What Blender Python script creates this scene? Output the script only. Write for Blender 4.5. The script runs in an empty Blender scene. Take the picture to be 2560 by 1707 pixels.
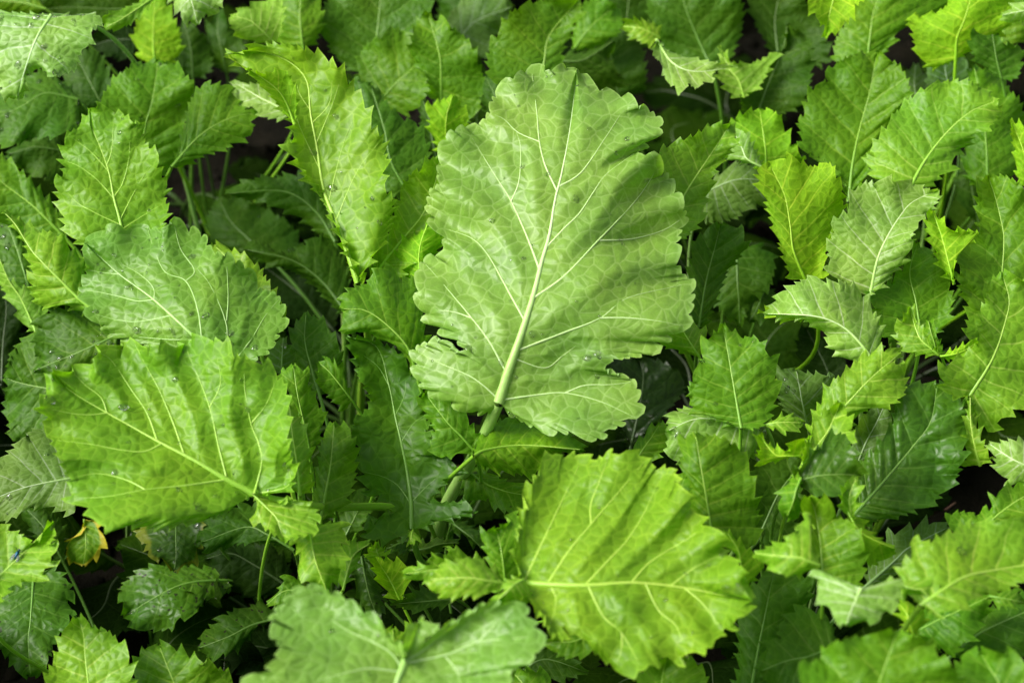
import bpy, math, random
import numpy as np

# ------------------------------------------------------------------ camera, sky, sun, exposure
scene = bpy.context.scene
COL = scene.collection
PITCH = math.radians(38.0)
DIST = 1.20
AIM = np.array([0.0, 0.0, 0.20])
CAM = AIM + DIST * np.array([0.0, -math.cos(PITCH), math.sin(PITCH)])
LENS, SENSOR = 70.0, 36.0
cam_data = bpy.data.cameras.new("camera")
cam = bpy.data.objects.new("camera", cam_data)
COL.objects.link(cam)
cam.location = CAM.tolist()
cam.rotation_euler = (math.pi / 2 - PITCH, 0, 0)
cam_data.lens = LENS
cam_data.sensor_width = SENSOR
cam_data.clip_start = 0.02
cam_data.clip_end = 500
cam_data.dof.use_dof = True
cam_data.dof.focus_distance = DIST - 0.08
cam_data.dof.aperture_fstop = 8.0
cam_data.dof.aperture_blades = 7
scene.camera = cam
scene.render.resolution_x, scene.render.resolution_y = 1024, 682

SUN_EL, SUN_AZ = math.radians(46), math.radians(-100)      # azimuth from +Y (away from the camera) towards +X
world = bpy.data.worlds.new("World")
scene.world = world
world.use_nodes = True
wn, wl = world.node_tree.nodes, world.node_tree.links
wn.clear()
w_out = wn.new("ShaderNodeOutputWorld")
w_bg = wn.new("ShaderNodeBackground")
w_sky = wn.new("ShaderNodeTexSky")
w_sky.sky_type = 'NISHITA'
w_sky.sun_disc = False
w_sky.sun_elevation = SUN_EL
w_sky.sun_rotation = SUN_AZ
w_sky.dust_density = 6.0
w_hsv = wn.new("ShaderNodeHueSaturation")                 # a thin even cloud takes most of the blue out
w_hsv.inputs["Saturation"].default_value = 0.18
wl.new(w_sky.outputs[0], w_hsv.inputs["Color"])
wl.new(w_hsv.outputs[0], w_bg.inputs[0])
w_bg.inputs[1].default_value = 0.05
wl.new(w_bg.outputs[0], w_out.inputs[0])

sun_data = bpy.data.lights.new("sun", 'SUN')
sun_data.energy = 1.5
sun_data.angle = math.radians(26)
sun_data.color = (1.0, 0.96, 0.88)
sun = bpy.data.objects.new("sun", sun_data)
COL.objects.link(sun)
sun.rotation_euler = (math.pi / 2 - SUN_EL, 0, math.pi - SUN_AZ)
sun.location = (-1, 2, 3)

scene.view_settings.view_transform = 'Standard'
scene.view_settings.look = 'None'
scene.view_settings.gamma = 1.0
scene.view_settings.use_curve_mapping = False
scene.view_settings.exposure = 1.62
scene.cycles.max_bounces = 6
scene.cycles.diffuse_bounces = 3
scene.cycles.glossy_bounces = 2
scene.cycles.transmission_bounces = 5
scene.cycles.transparent_max_bounces = 8
scene.cycles.use_denoising = True

# ------------------------------------------------------------------ camera geometry (used to lay leaves out at real distances)
C_R = np.array([1.0, 0, 0])
C_U = np.array([0, math.sin(PITCH), math.cos(PITCH)])
C_B = np.array([0, -math.cos(PITCH), math.sin(PITCH)])     # from the scene to the camera
FPX = LENS / SENSOR * 2560.0


def ray(px):
    """unit-depth rays for positions in the 2560 x 1707 picture"""
    px = np.asarray(px, float)
    x = (px[..., 0:1] - 1280.0) / FPX
    y = -(px[..., 1:2] - 853.5) / FPX
    return x * C_R + y * C_U - C_B


def at_height(px, z):
    d = ray(px)
    return CAM + d * ((z - CAM[2]) / d[..., 2:3])


def to_px(P):
    q = np.asarray(P) - CAM
    dep = -(q @ C_B)
    return np.stack([1280 + FPX * (q @ C_R) / dep, 853.5 - FPX * (q @ C_U) / dep], -1)


S_ = 860.0 / 2247.0
TILE = {"F": (0, 0, 2560 / 2352.0), "TL": (0, 0, S_), "TM": (850, 0, S_), "TR": (1700, 0, S_),
        "ML": (0, 550, S_), "MM": (850, 550, S_), "MR": (1700, 550, S_),
        "BL": (0, 1107, S_), "BM": (850, 1107, S_), "BR": (1700, 1107, S_), "HC": (900, 100, 1000 / 2352.0)}


def parse(txt, tile):
    out = []
    for tok in txt.split():
        if ":" in tok:
            tile, tok = tok.split(":")
        x, y = tok.split(",")
        ox, oy, s = TILE[tile]
        out.append((ox + float(x) * s, oy + float(y) * s))
    return np.array(out)


def curve(pts, dense=24):
    """Catmull-Rom through pts; returns a function of arc-length fraction"""
    p = np.asarray(pts, float)
    keep = [0] + [i for i in range(1, len(p)) if np.linalg.norm(p[i] - p[i - 1]) > 1e-6]
    p = p[keep]
    q = np.vstack([2 * p[0] - p[1], p, 2 * p[-1] - p[-2]])
    t = np.linspace(0, 1, dense, endpoint=False)[:, None]
    segs = []
    for i in range(1, len(q) - 2):
        a, b, c, d = q[i - 1], q[i], q[i + 1], q[i + 2]
        segs.append(0.5 * (2 * b + (c - a) * t + (2 * a - 5 * b + 4 * c - d) * t ** 2 + (3 * b - a - 3 * c + d) * t ** 3))
    segs.append(p[-1:])
    s = np.vstack(segs)
    L = np.concatenate([[0], np.cumsum(np.linalg.norm(np.diff(s, axis=0), axis=1))])
    total = L[-1]

    def f(u):
        u = np.clip(u, 0, 1) * total
        return np.stack([np.interp(u, L, s[:, k]) for k in range(s.shape[1])], -1)
    return f, total


# ------------------------------------------------------------------ node helpers
def new_mat(name):
    m = bpy.data.materials.new(name)
    m.use_nodes = True
    m.node_tree.nodes.clear()
    return m, m.node_tree.nodes, m.node_tree.links


class NT:
    def __init__(self, name):
        self.m, self.n, self.l = new_mat(name)

    def put(self, sock, v):
        if hasattr(v, "is_output"):
            self.l.new(v, sock)
        elif v is not None:
            sock.default_value = v

    def math(self, op, a, b=None, c=None, clamp=False):
        x = self.n.new("ShaderNodeMath")
        x.operation = op
        x.use_clamp = clamp
        for i, v in enumerate((a, b, c)):
            self.put(x.inputs[i], v)
        return x.outputs[0]

    def mix(self, f, a, b, mode='MIX'):
        x = self.n.new("ShaderNodeMix")
        x.data_type = 'RGBA'
        x.blend_type = mode
        self.put(x.inputs[0], f)
        self.put(x.inputs[6], a)
        self.put(x.inputs[7], b)
        return x.outputs[2]

    def ramp(self, v, lo, hi, a=0.0, b=1.0):
        x = self.n.new("ShaderNodeMapRange")
        x.interpolation_type = 'SMOOTHSTEP'
        self.put(x.inputs[0], v)
        for i, k in enumerate((lo, hi, a, b)):
            self.put(x.inputs[i + 1], k)
        return x.outputs[0]

    def attr(self, name, kind='GEOMETRY'):
        x = self.n.new("ShaderNodeAttribute")
        x.attribute_type = kind
        x.attribute_name = name
        return x

    def noise(self, vec, scale, detail=3.0, rough=0.55, dim="3D"):
        x = self.n.new("ShaderNodeTexNoise")
        x.noise_dimensions = dim
        self.put(x.inputs["Vector"], vec)
        x.inputs["Scale"].default_value = scale
        x.inputs["Detail"].default_value = detail
        x.inputs["Roughness"].default_value = rough
        return x

    def vor(self, vec, scale, rand=1.0):
        x = self.n.new("ShaderNodeTexVoronoi")
        x.feature = 'DISTANCE_TO_EDGE'
        x.voronoi_dimensions = '2D'
        self.put(x.inputs["Vector"], vec)
        self.put(x.inputs["Scale"], scale)
        x.inputs["Randomness"].default_value = rand
        return x.outputs["Distance"]

    def vmath(self, op, a, b=None, s=None):
        x = self.n.new("ShaderNodeVectorMath")
        x.operation = op
        self.put(x.inputs[0], a)
        if b is not None:
            self.put(x.inputs[1], b)
        if s is not None:
            self.put(x.inputs["Scale"], s)
        return x.outputs[0]

    def node(self, t):
        return self.n.new(t)


def principled(nt, base, rough, spec=0.5, normal=None):
    p = nt.node("ShaderNodeBsdfPrincipled")
    nt.put(p.inputs["Base Color"], base)
    nt.put(p.inputs["Roughness"], rough)
    nt.put(p.inputs["Specular IOR Level"], spec)
    if normal is not None:
        nt.put(p.inputs["Normal"], normal)
    return p


def finish(nt, sh):
    o = nt.node("ShaderNodeOutputMaterial")
    nt.l.new(sh, o.inputs[0])
    return nt.m


def leaf_material():
    t = NT("leaf_blade")
    D2 = dict(dim='2D')
    lp = t.attr("lp").outputs["Vector"]
    phi = t.attr("phi").outputs["Fac"]
    spc = t.attr("spc").outputs["Fac"]
    vv = t.attr("vv").outputs["Fac"]
    size = t.attr("leaf_size").outputs["Fac"]
    oi = t.node("ShaderNodeObjectInfo")
    ocol, dirt = oi.outputs["Color"], oi.outputs["Alpha"]
    yel = t.attr("yellowing", 'OBJECT').outputs["Fac"]
    gl = t.attr("gloss", 'OBJECT').outputs["Fac"]
    back = t.node("ShaderNodeNewGeometry").outputs["Backfacing"]
    # wobble so that the net and the veins are never straight
    wob = t.noise(lp, 60.0, 1.0, **D2)
    wv = t.vmath('SUBTRACT', wob.outputs["Color"], (0.5, 0.5, 0.5))
    lpw = t.vmath('ADD', lp, t.vmath('SCALE', wv, s=0.0060))
    phw = t.math('ADD', phi, t.math('MULTIPLY', t.math('SUBTRACT', wob.outputs["Fac"], 0.5), 0.22))
    d1 = t.math('MULTIPLY', t.math('PINGPONG', phw, 0.5), spc)
    w1 = t.math('MULTIPLY', t.math('SUBTRACT', 1.0, t.math('MULTIPLY', vv, 0.72)), 0.0013)
    w1 = t.math('MULTIPLY', w1, size)
    m1 = t.ramp(d1, t.math('MULTIPLY', w1, 0.25), w1, 1.0, 0.0)
    # forks of the laterals in the outer half of the blade
    ph2 = t.math('ADD', t.math('MULTIPLY', phw, 3.0), 0.5)
    d2 = t.math('MULTIPLY', t.math('PINGPONG', ph2, 0.5), t.math('DIVIDE', spc, 3.0))
    m2 = t.math('MULTIPLY', t.ramp(d2, 0.00014, 0.0006, 1.0, 0.0), t.ramp(vv, 0.3, 0.62))
    # polygonal vein net, two sizes
    sc1 = t.math('DIVIDE', 145.0, t.math('SQRT', size))
    v1 = t.vor(lpw, sc1)
    v2 = t.vor(lpw, t.math('MULTIPLY', sc1, 2.6))
    n1 = t.ramp(v1, 0.015, 0.085, 1.0, 0.0)
    n2 = t.ramp(v2, 0.01, 0.11, 1.0, 0.0)
    # lamina colour: soft blotches in hue and value
    big = t.noise(lp, 20.0, 2.0, 0.6, **D2).outputs["Fac"]
    fine = t.noise(lp, 230.0, 1.0, 0.6, **D2).outputs["Fac"]
    hs = t.node("ShaderNodeHueSaturation")
    t.put(hs.inputs["Color"], ocol)
    t.put(hs.inputs["Hue"], t.math('ADD', 0.5, t.math('MULTIPLY', t.math('SUBTRACT', big, 0.5), -0.035)))
    val = t.math('ADD', 0.58, t.math('ADD', t.math('MULTIPLY', big, 0.52), t.math('MULTIPLY', fine, 0.32)))
    t.put(hs.inputs["Value"], val)
    lam0 = hs.outputs[0]
    rim = t.ramp(vv, 0.965, 0.998)
    pale = t.mix(1.0, lam0, (2.0, 1.65, 3.4, 1), 'MULTIPLY')
    pale_strong = t.mix(1.0, lam0, (2.7, 1.85, 7.0, 1), 'MULTIPLY')
    lam = t.mix(t.math('MULTIPLY', n2, 0.12), lam0, pale)
    lam = t.mix(t.math('MULTIPLY', n1, 0.42), lam, pale)
    lam = t.mix(t.math('MULTIPLY', m2, 0.22), lam, pale)
    lam = t.mix(t.math('MULTIPLY', m1, 0.7), lam, pale_strong)
    lam = t.mix(t.math('MULTIPLY', rim, 0.55), lam, pale)
    # an old margin turning yellow in patches
    ye = t.math('MULTIPLY', t.ramp(t.math('ADD', vv, t.math('MULTIPLY', big, 1.3)), 1.42, 1.56), yel)
    lam = t.mix(ye, lam, (0.50, 0.44, 0.03, 1))
    # underside: paler and matter
    lam = t.mix(back, lam, t.mix(1.0, lam, (1.22, 1.12, 1.8, 1), 'MULTIPLY'))
    # splashed soil
    spk = t.math('MULTIPLY', t.ramp(t.math('ADD', fine, t.math('MULTIPLY', big, 0.30)), 0.87, 0.91), dirt)
    lam = t.mix(spk, lam, (0.025, 0.02, 0.014, 1))
    # relief: the blade bulges between sunken veins
    h = t.math('MULTIPLY', t.ramp(v1, 0.0, 0.5), 1.0)
    h = t.math('ADD', h, t.math('MULTIPLY', t.ramp(d1, 0.0, 0.005), 0.8))
    bp = t.node("ShaderNodeBump")
    bp.inputs["Strength"].default_value = 0.34
    bp.inputs["Distance"].default_value = 0.0012
    t.put(bp.inputs["Height"], h)
    rough = t.math('ADD', 0.44, t.math('MULTIPLY', t.math('ADD', back, t.math('MULTIPLY', fine, 0.5)), 0.22))
    rough = t.math('SUBTRACT', rough, t.math('MULTIPLY', gl, 0.22))
    p = principled(t, lam, rough, t.math('ADD', 0.24, t.math('MULTIPLY', gl, 0.36)), bp.outputs[0])
    tr = t.node("ShaderNodeBsdfTranslucent")
    tcol = t.mix(1.0, lam, (1.35, 1.45, 0.32, 1), 'MULTIPLY')
    dark = t.math('MULTIPLY', t.math('MAXIMUM', t.math('MULTIPLY', n1, 0.35), m1), 0.65)
    tcol = t.mix(dark, tcol, (0.03, 0.10, 0.008, 1))
    t.put(tr.inputs["Color"], tcol)
    mx = t.node("ShaderNodeMixShader")
    mx.inputs[0].default_value = 0.42
    t.l.new(p.outputs[0], mx.inputs[1])
    t.l.new(tr.outputs[0], mx.inputs[2])
    return finish(t, mx.outputs[0])


def rib_material():
    t = NT("leaf_rib")
    oi = t.node("ShaderNodeObjectInfo")
    tc = t.node("ShaderNodeTexCoord").outputs["Object"]
    n = t.noise(tc, 140.0, 3.0).outputs["Fac"]
    k = t.attr("along").outputs["Fac"]
    pale = t.mix(n, (0.40, 0.50, 0.24, 1), (0.54, 0.62, 0.38, 1))
    green = t.mix(n, (0.16, 0.27, 0.07, 1), (0.24, 0.36, 0.11, 1))
    c = t.mix(t.ramp(k, 0.0, 0.55), green, pale)
    own = t.mix(t.ramp(k, 0.2, 0.7), t.mix(1.0, oi.outputs["Color"], (1.45, 1.3, 2.2, 1), 'MULTIPLY'), t.mix(1.0, oi.outputs["Color"], (2.4, 1.75, 6.0, 1), 'MULTIPLY'))
    c = t.mix(0.93, c, own)
    st = t.noise(t.vmath('MULTIPLY', tc, (1, 1, 1)), 420.0, 2.0)
    bp = t.node("ShaderNodeBump")
    bp.inputs["Strength"].default_value = 0.4
    bp.inputs["Distance"].default_value = 0.0006
    t.put(bp.inputs["Height"], st.outputs["Fac"])
    p = principled(t, c, 0.42, 0.45, bp.outputs[0])
    p.inputs["Subsurface Weight"].default_value = 0.15
    p.inputs["Subsurface Radius"].default_value = (0.002, 0.004, 0.001)
    p.inputs["Subsurface Scale"].default_value = 1.0
    return finish(t, p.outputs[0])


def water_material():
    t = NT("water")
    g = t.node("ShaderNodeBsdfPrincipled")
    g.inputs["Base Color"].default_value = (1, 1, 1, 1)
    g.inputs["Roughness"].default_value = 0.02
    g.inputs["IOR"].default_value = 1.33
    g.inputs["Transmission Weight"].default_value = 1.0
    return finish(t, g.outputs[0])


def soil_material():
    t = NT("soil")
    tc = t.node("ShaderNodeTexCoord").outputs["Object"]
    a = t.noise(tc, 14.0, 6.0, 0.65).outputs["Fac"]
    b = t.noise(tc, 120.0, 5.0, 0.7).outputs["Fac"]
    c = t.mix(t.ramp(a, 0.35, 0.65), (0.0045, 0.004, 0.0022, 1), (0.012, 0.0095, 0.0055, 1))
    c = t.mix(t.ramp(b, 0.62, 0.75), c, (0.04, 0.03, 0.02, 1))
    bp = t.node("ShaderNodeBump")
    bp.inputs["Strength"].default_value = 0.9
    bp.inputs["Distance"].default_value = 0.006
    t.put(bp.inputs["Height"], t.math('ADD', t.math('MULTIPLY', a, 0.5), b))
    p = principled(t, c, 0.9, 0.12, bp.outputs[0])
    return finish(t, p.outputs[0])


def plain_material(name, col, rough=0.5, metal=0.0, col2=None, scale=300.0):
    t = NT(name)
    tc = t.node("ShaderNodeTexCoord").outputs["Object"]
    n = t.noise(tc, scale, 3.0).outputs["Fac"]
    c2 = col2 or tuple(min(1, k * 1.5) for k in col)
    c = t.mix(n, (*col, 1), (*c2, 1))
    p = principled(t, c, rough)
    p.inputs["Metallic"].default_value = metal
    return finish(t, p.outputs[0])


M_LEAF, M_RIB, M_WATER, M_SOIL = leaf_material(), rib_material(), water_material(), soil_material()


# ------------------------------------------------------------------ mesh helpers
def mesh_obj(name, verts, faces, mat, parent=None, smooth=True, attrs=None):
    me = bpy.data.meshes.new(name)
    verts = np.asarray(verts, np.float32)
    faces = np.asarray(faces, np.int32)
    k = faces.shape[1]
    me.vertices.add(len(verts))
    me.vertices.foreach_set("co", verts.ravel())
    me.loops.add(faces.size)
    me.loops.foreach_set("vertex_index", faces.ravel())
    me.polygons.add(len(faces))
    me.polygons.foreach_set("loop_start", np.arange(0, faces.size, k, dtype=np.int32))
    me.polygons.foreach_set("loop_total", np.full(len(faces), k, np.int32))
    if smooth:
        me.polygons.foreach_set("use_smooth", np.ones(len(faces), bool))
    for an, av in (attrs or {}).items():
        av = np.asarray(av, np.float32)
        if av.ndim == 2:
            me.attributes.new(an, 'FLOAT_VECTOR', 'POINT').data.foreach_set("vector", av.ravel())
        else:
            me.attributes.new(an, 'FLOAT', 'POINT').data.foreach_set("value", av)
    me.materials.append(mat)
    me.update(calc_edges=True)
    o = bpy.data.objects.new(name, me)
    COL.objects.link(o)
    if parent is not None:
        o.parent = parent
    return o


def tube(path, radii, sides=8, flat=1.0, up=None):
    """tapered tube; returns verts, quads, along"""
    P = np.asarray(path, float)
    n = len(P)
    T = np.gradient(P, axis=0)
    T /= np.linalg.norm(T, axis=1)[:, None] + 1e-12
    ref = np.array([0, 0, 1.0]) if up is None else up
    V, A = [], []
    prev = None
    for i in range(n):
        s = np.cross(T[i], ref)
        if np.linalg.norm(s) < 1e-3:
            s = prev if prev is not None else np.array([1.0, 0, 0])
        s = s / np.linalg.norm(s)
        if prev is not None and s @ prev < 0:
            s = -s
        prev = s
        b = np.cross(s, T[i])
        a = np.linspace(0, 2 * math.pi, sides, endpoint=False)[:, None]
        V.append(P[i] + radii[i] * (np.cos(a) * s + flat * np.sin(a) * b))
        A += [i / max(1, n - 1)] * sides
    V = np.vstack(V)
    q = []
    for i in range(n - 1):
        for j in range(sides):
            k = (j + 1) % sides
            q.append((i * sides + j, i * sides + k, (i + 1) * sides + k, (i + 1) * sides + j))
    return V, np.array(q), np.array(A)


def smooth_noise(rng, lam, n=7):
    k = []
    for _ in range(n):
        a = rng.uniform(0, 2 * math.pi)
        f = 2 * math.pi / (lam * rng.uniform(0.7, 1.5))
        k.append((f * math.cos(a), f * math.sin(a), rng.uniform(0, 6.28)))

    def f(x, y):
        return sum(np.sin(a * x + b * y + c) for a, b, c in k) / math.sqrt(n)
    return f


# unit water drop: a low dome with a pinched foot
def drop_template():
    V, Q = [], []
    prof = [(1.0, -0.10), (1.04, 0.12), (0.92, 0.36), (0.62, 0.55), (0.25, 0.63)]
    S = 8
    for r, z in prof:
        for j in range(S):
            a = 2 * math.pi * j / S
            V.append((r * math.cos(a), r * math.sin(a), z))
    for i in range(len(prof) - 1):
        for j in range(S):
            k = (j + 1) % S
            Q.append((i * S + j, i * S + k, (i + 1) * S + k, (i + 1) * S + j))
    V.append((0, 0, 0.65))
    V.append((0, 0, -0.10))
    t, b = len(V) - 2, len(V) - 1
    top = (len(prof) - 1) * S
    for j in range(0, S, 2):
        Q.append((top + j, top + (j + 1) % S, top + (j + 2) % S, t))
        Q.append(((j + 2) % S, (j + 1) % S, j, b))
    return np.array(V), np.array(Q)


DROP_V, DROP_Q = drop_template()
SURF = {}          # leaf key -> (points, normals) for things that sit on a leaf


def build_leaf(parent, key, mid2, sideA, sideB, to3d, toward, color, rng, opt, crown, label=None):
    """mid2: (n,2) metric points of the midrib in the leaf plane; side*: list of rows [(pts, lift)], last row = margin.
    to3d(xy) -> points in the plane; toward(P) -> unit vectors along which relief is raised."""
    fM, LM = curve(mid2)
    base, tip = mid2[0], mid2[-1]
    allp = np.vstack([r[0] for r in sideA + sideB])
    ax = (tip - base) / (np.linalg.norm(tip - base) + 1e-9)
    nx = np.array([-ax[1], ax[0]])
    width = np.ptp((allp - base) @ nx)
    size = max(LM, width)
    pexp = 1.25 + 0.9 * min(1.1, width / LM)
    fold, arch, corr, ruf, nz = opt["fold"], opt["arch"], opt["corr"], opt["ruf"], opt["nz"]
    n_big, n_mid, n_pk = smooth_noise(rng, 0.085), smooth_noise(rng, 0.03), smooth_noise(rng, 0.0125, 9)
    corr = corr * min(1.0, size / 0.15) ** 1.3 * (0.55 if not opt['_veins'] else 1.0)
    pk = opt['pk'] * min(1.0, size / 0.08)
    r_lam, r_ph = rng.uniform(0.032, 0.058), rng.uniform(0, 6.28, 2)
    nv = opt.get("nv", 6.5)
    tooth, tamp = opt["tooth"], opt["tamp"]
    veins = []
    md = fM(np.linspace(0, 1, 400))
    for v in opt["_veins"]:
        v = np.array(v)
        k = np.argmin(np.linalg.norm(md - v[0], axis=1))
        if np.linalg.norm(md[k] - v[0]) < 0.010:
            v[0] = md[k]
        veins.append(curve(v)[0](np.linspace(0, 1, 40)))
    vcat = np.vstack(veins) if veins else None

    def vein_dist(xy):
        q = xy.reshape(-1, 2)
        return np.min(np.linalg.norm(q[:, None] - vcat[None], axis=2), axis=1).reshape(xy.shape[:-1])
    GG, DD = [], []
    V, F, at = [], [], {"phi": [], "spc": [], "vv": [], "lp": [], "leaf_size": []}
    off = 0
    NRM = []
    lsz = min(1.25, max(0.62, size / 0.16))

    def relief(xy, u, v, phi, si, lift):
        d = fold * v ** 1.6 + arch * (1 - (2 * u - 1) ** 2)
        d = d + opt["tipbend"] * np.clip((u - 0.55) / 0.45, 0, 1) ** 2
        if vcat is not None:
            win = np.minimum(1, v * 6) * (0.45 + 0.55 * np.minimum(1, (1 - v) * 3))
            d = d + corr * (1 - np.exp(-(vein_dist(xy) / 0.012) ** 2)) * np.clip(win, 0, 1)
        else:
            d = d + corr * np.abs(np.sin(math.pi * phi)) ** 0.8 * np.sin(math.pi * np.clip(v, 0, 1) ** 0.8)
        d = d + nz * (n_big(xy[..., 0], xy[..., 1]) * 1.0 + n_mid(xy[..., 0], xy[..., 1]) * 0.32 * v)
        d = d + pk * n_pk(xy[..., 0], xy[..., 1]) * np.minimum(1, v * 4)
        d = d + ruf * np.sin(2 * math.pi * u * opt["_len%d" % si] / r_lam + r_ph[si]) * v ** 2.4
        for (p, q, sgn, w, amp) in opt["_crease"]:
            t = (q - p) / np.linalg.norm(q - p)
            nn = np.array([-t[1], t[0]]) * sgn
            s = np.clip(((xy - p) @ nn) / w, 0, 1)
            al = np.clip(((xy - p) @ t) / np.linalg.norm(q - p) / 0.5, 0, 1)
            d = d - amp * (s * s * (3 - 2 * s)) * al * al * (3 - 2 * al) * (1.0 if si == 1 else 0.0)
        return d + lift

    for si, rows in enumerate((sideA, sideB)):
        cs = []
        for pts, lift in rows:
            cs.append((curve(np.vstack([base, pts, tip])), lift))
        fE, LE = cs[-1][0]
        opt["_len%d" % si] = LE
        nt = max(4, int(LE / tooth))
        # uneven teeth
        edges = np.cumsum(rng.uniform(0.35, 1.0, nt) + 0.9 * (rng.random(nt) < 0.35))
        edges = np.concatenate([[0], edges / edges[-1]])
        prof = ((0.0, -0.62), (0.25, -0.18), (0.48, 0.15), (0.68, 0.58), (0.80, 1.0), (0.90, 0.12)) if not opt["round"] else \
               ((0.0, -0.6), (0.16, 0.1), (0.34, 0.55), (0.55, 0.85), (0.74, 0.9), (0.90, 0.35))
        us, tz = [], []
        for k in range(nt):
            w = edges[k + 1] - edges[k]
            am = rng.uniform(0.5, 1.15) * min(1.3, w * nt)
            for a, b in prof:
                us.append(edges[k] + a * w)
                tz.append(b * am)
        us.append(1.0)
        tz.append(0.2)
        us, tz = np.array(us), np.array(tz)
        tz = tz * np.clip(us / 0.04, 0, 1)
        nV = opt["nvseg"]
        v = np.linspace(0, 1, nV + 1)
        v = 1 - (1 - v) ** 1.25
        um = us ** pexp
        Mp = fM(um)
        E = fE(us)
        e2 = 1e-3
        tan = fE(us + e2) - fE(us - e2)
        tan /= np.linalg.norm(tan, axis=1)[:, None] + 1e-12
        outw = np.stack([-tan[:, 1], tan[:, 0]], -1)
        sg = np.sign(np.sum(outw * (E - Mp), axis=1))
        sg = 1.0 if np.sum(sg) >= 0 else -1.0
        outw *= sg
        mtan = fM(um + e2) - fM(um - e2)
        mtan /= np.linalg.norm(mtan, axis=1)[:, None] + 1e-12
        tdisp = (outw * 0.85 + tan * 0.38) * (tz * tamp)[:, None]
        # rows across the half blade
        kn = np.linspace(0, 1, len(cs) + 1)
        ctl = [Mp] + [c[0][0](us) for c in cs]
        lifts = [0.0] + [c[1] for c in cs]
        G = np.zeros((len(us), nV + 1, 2))
        LIFT = np.zeros((len(us), nV + 1))
        wdt = np.linalg.norm(E - Mp, axis=1)
        for j, vj in enumerate(v):
            k = min(len(cs) - 1, int(vj * len(cs)))
            f = (vj - kn[k]) / (kn[k + 1] - kn[k])
            G[:, j] = ctl[k] * (1 - f) + ctl[k + 1] * f
            ff = f * f * (3 - 2 * f) if len(cs) > 1 else f
            LIFT[:, j] = (lifts[k] * (1 - ff) + lifts[k + 1] * ff) * np.sin(math.pi * np.clip(us, 0, 1)) ** 0.5
            G[:, j] -= mtan * (0.05 * vj * (1 - vj) * wdt * (1 - us))[:, None]
            G[:, j] += tdisp * (max(0.0, (vj - 0.72) / 0.28) ** 1.5 if vj > 0.72 else 0.0)
        U = np.repeat(us[:, None], nV + 1, 1)
        VV = np.repeat(v[None], len(us), 0)
        PH = nv * U + 0.25 * np.sin(7 * U + r_ph[si]) + 0.37 * si + 0.3
        dU = np.gradient(G, axis=0)
        dPh = np.gradient(PH, axis=0)
        SP = np.linalg.norm(dU, axis=2) / (np.abs(dPh) + 1e-6)
        # smooth spacing so that teeth do not disturb the veins
        SP = np.apply_along_axis(lambda a: np.convolve(np.pad(a, 4, mode='edge'), np.ones(9) / 9, 'valid'), 0, SP)
        P0 = to3d(G)
        d = relief(G, np.broadcast_to(um[:, None], U.shape), VV, PH, si, LIFT)
        P = P0 + toward(P0) * d[..., None]
        GG.append(G.reshape(-1, 2))
        DD.append(d.ravel())
        if vcat is not None:
            SP = np.full_like(SP, 50.0)
        a, b = P.shape[:2]
        idx = np.arange(a * b).reshape(a, b) + off
        q = np.stack([idx[:-1, :-1], idx[1:, :-1], idx[1:, 1:], idx[:-1, 1:]], -1).reshape(-1, 4)
        # orientation: upper face along `toward`
        du = np.gradient(P, axis=0)
        dv = np.gradient(P, axis=1)
        N = np.cross(du, dv)
        N /= np.linalg.norm(N, axis=2)[..., None] + 1e-15
        flipq = np.cross(dU[:, :], np.gradient(G, axis=1)).mean() < 0      # winding inside the leaf plane
        if flipq != bool(opt["flip"]):
            q = q[:, ::-1]
        if flipq:
            N = -N
        V.append(P.reshape(-1, 3))
        NRM.append(N.reshape(-1, 3))
        F.append(q)
        at["phi"].append(PH.ravel())
        at["spc"].append(SP.ravel())
        at["vv"].append(VV.ravel())
        at["lp"].append(np.concatenate([G, np.zeros(G.shape[:2] + (1,))], 2).reshape(-1, 3) + opt["_seed"])
        at["leaf_size"].append(np.full(a * b, lsz))
        off += a * b
    Vc = np.vstack(V)
    if "collect" in opt:
        opt["collect"].append((Vc, np.vstack(F), {k: (np.vstack(x) if k == "lp" else np.concatenate(x)) for k, x in at.items()}))
        return None
    o = mesh_obj(opt.get("name", "leaf"), Vc, np.vstack(F), M_LEAF, parent,
                 attrs={k: (np.vstack(x) if k == "lp" else np.concatenate(x)) for k, x in at.items()})
    o.color = (*color, opt["dirt"])
    o["gloss"] = float(opt["gloss"])
    o["yellowing"] = float(opt["yellow"])
    if label:
        o["label"] = label
    SURF[key] = (Vc, np.vstack(NRM), np.concatenate(at["vv"]))
    # midrib
    uu = np.linspace(0, 0.97, 36)
    xy = fM(uu)
    P0 = to3d(xy)
    d = relief(xy, uu, np.zeros_like(uu), np.zeros_like(uu), 0, 0.0)
    r0 = opt["rib"] * (0.0003 + 0.0095 * size)
    rad = r0 * (0.25 * (1 - uu) + 0.75 * (1 - uu) ** 2.6) + 0.00020
    tw = toward(P0)
    Pm = P0 + tw * (d - rad * 0.25)[:, None]
    Vt, Qt, al = tube(Pm, rad, 8)
    mr = mesh_obj("midrib", Vt, Qt, M_RIB, o, attrs={"along": 0.15 + 0.85 * al})
    mr.color = (*color, 1)
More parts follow.
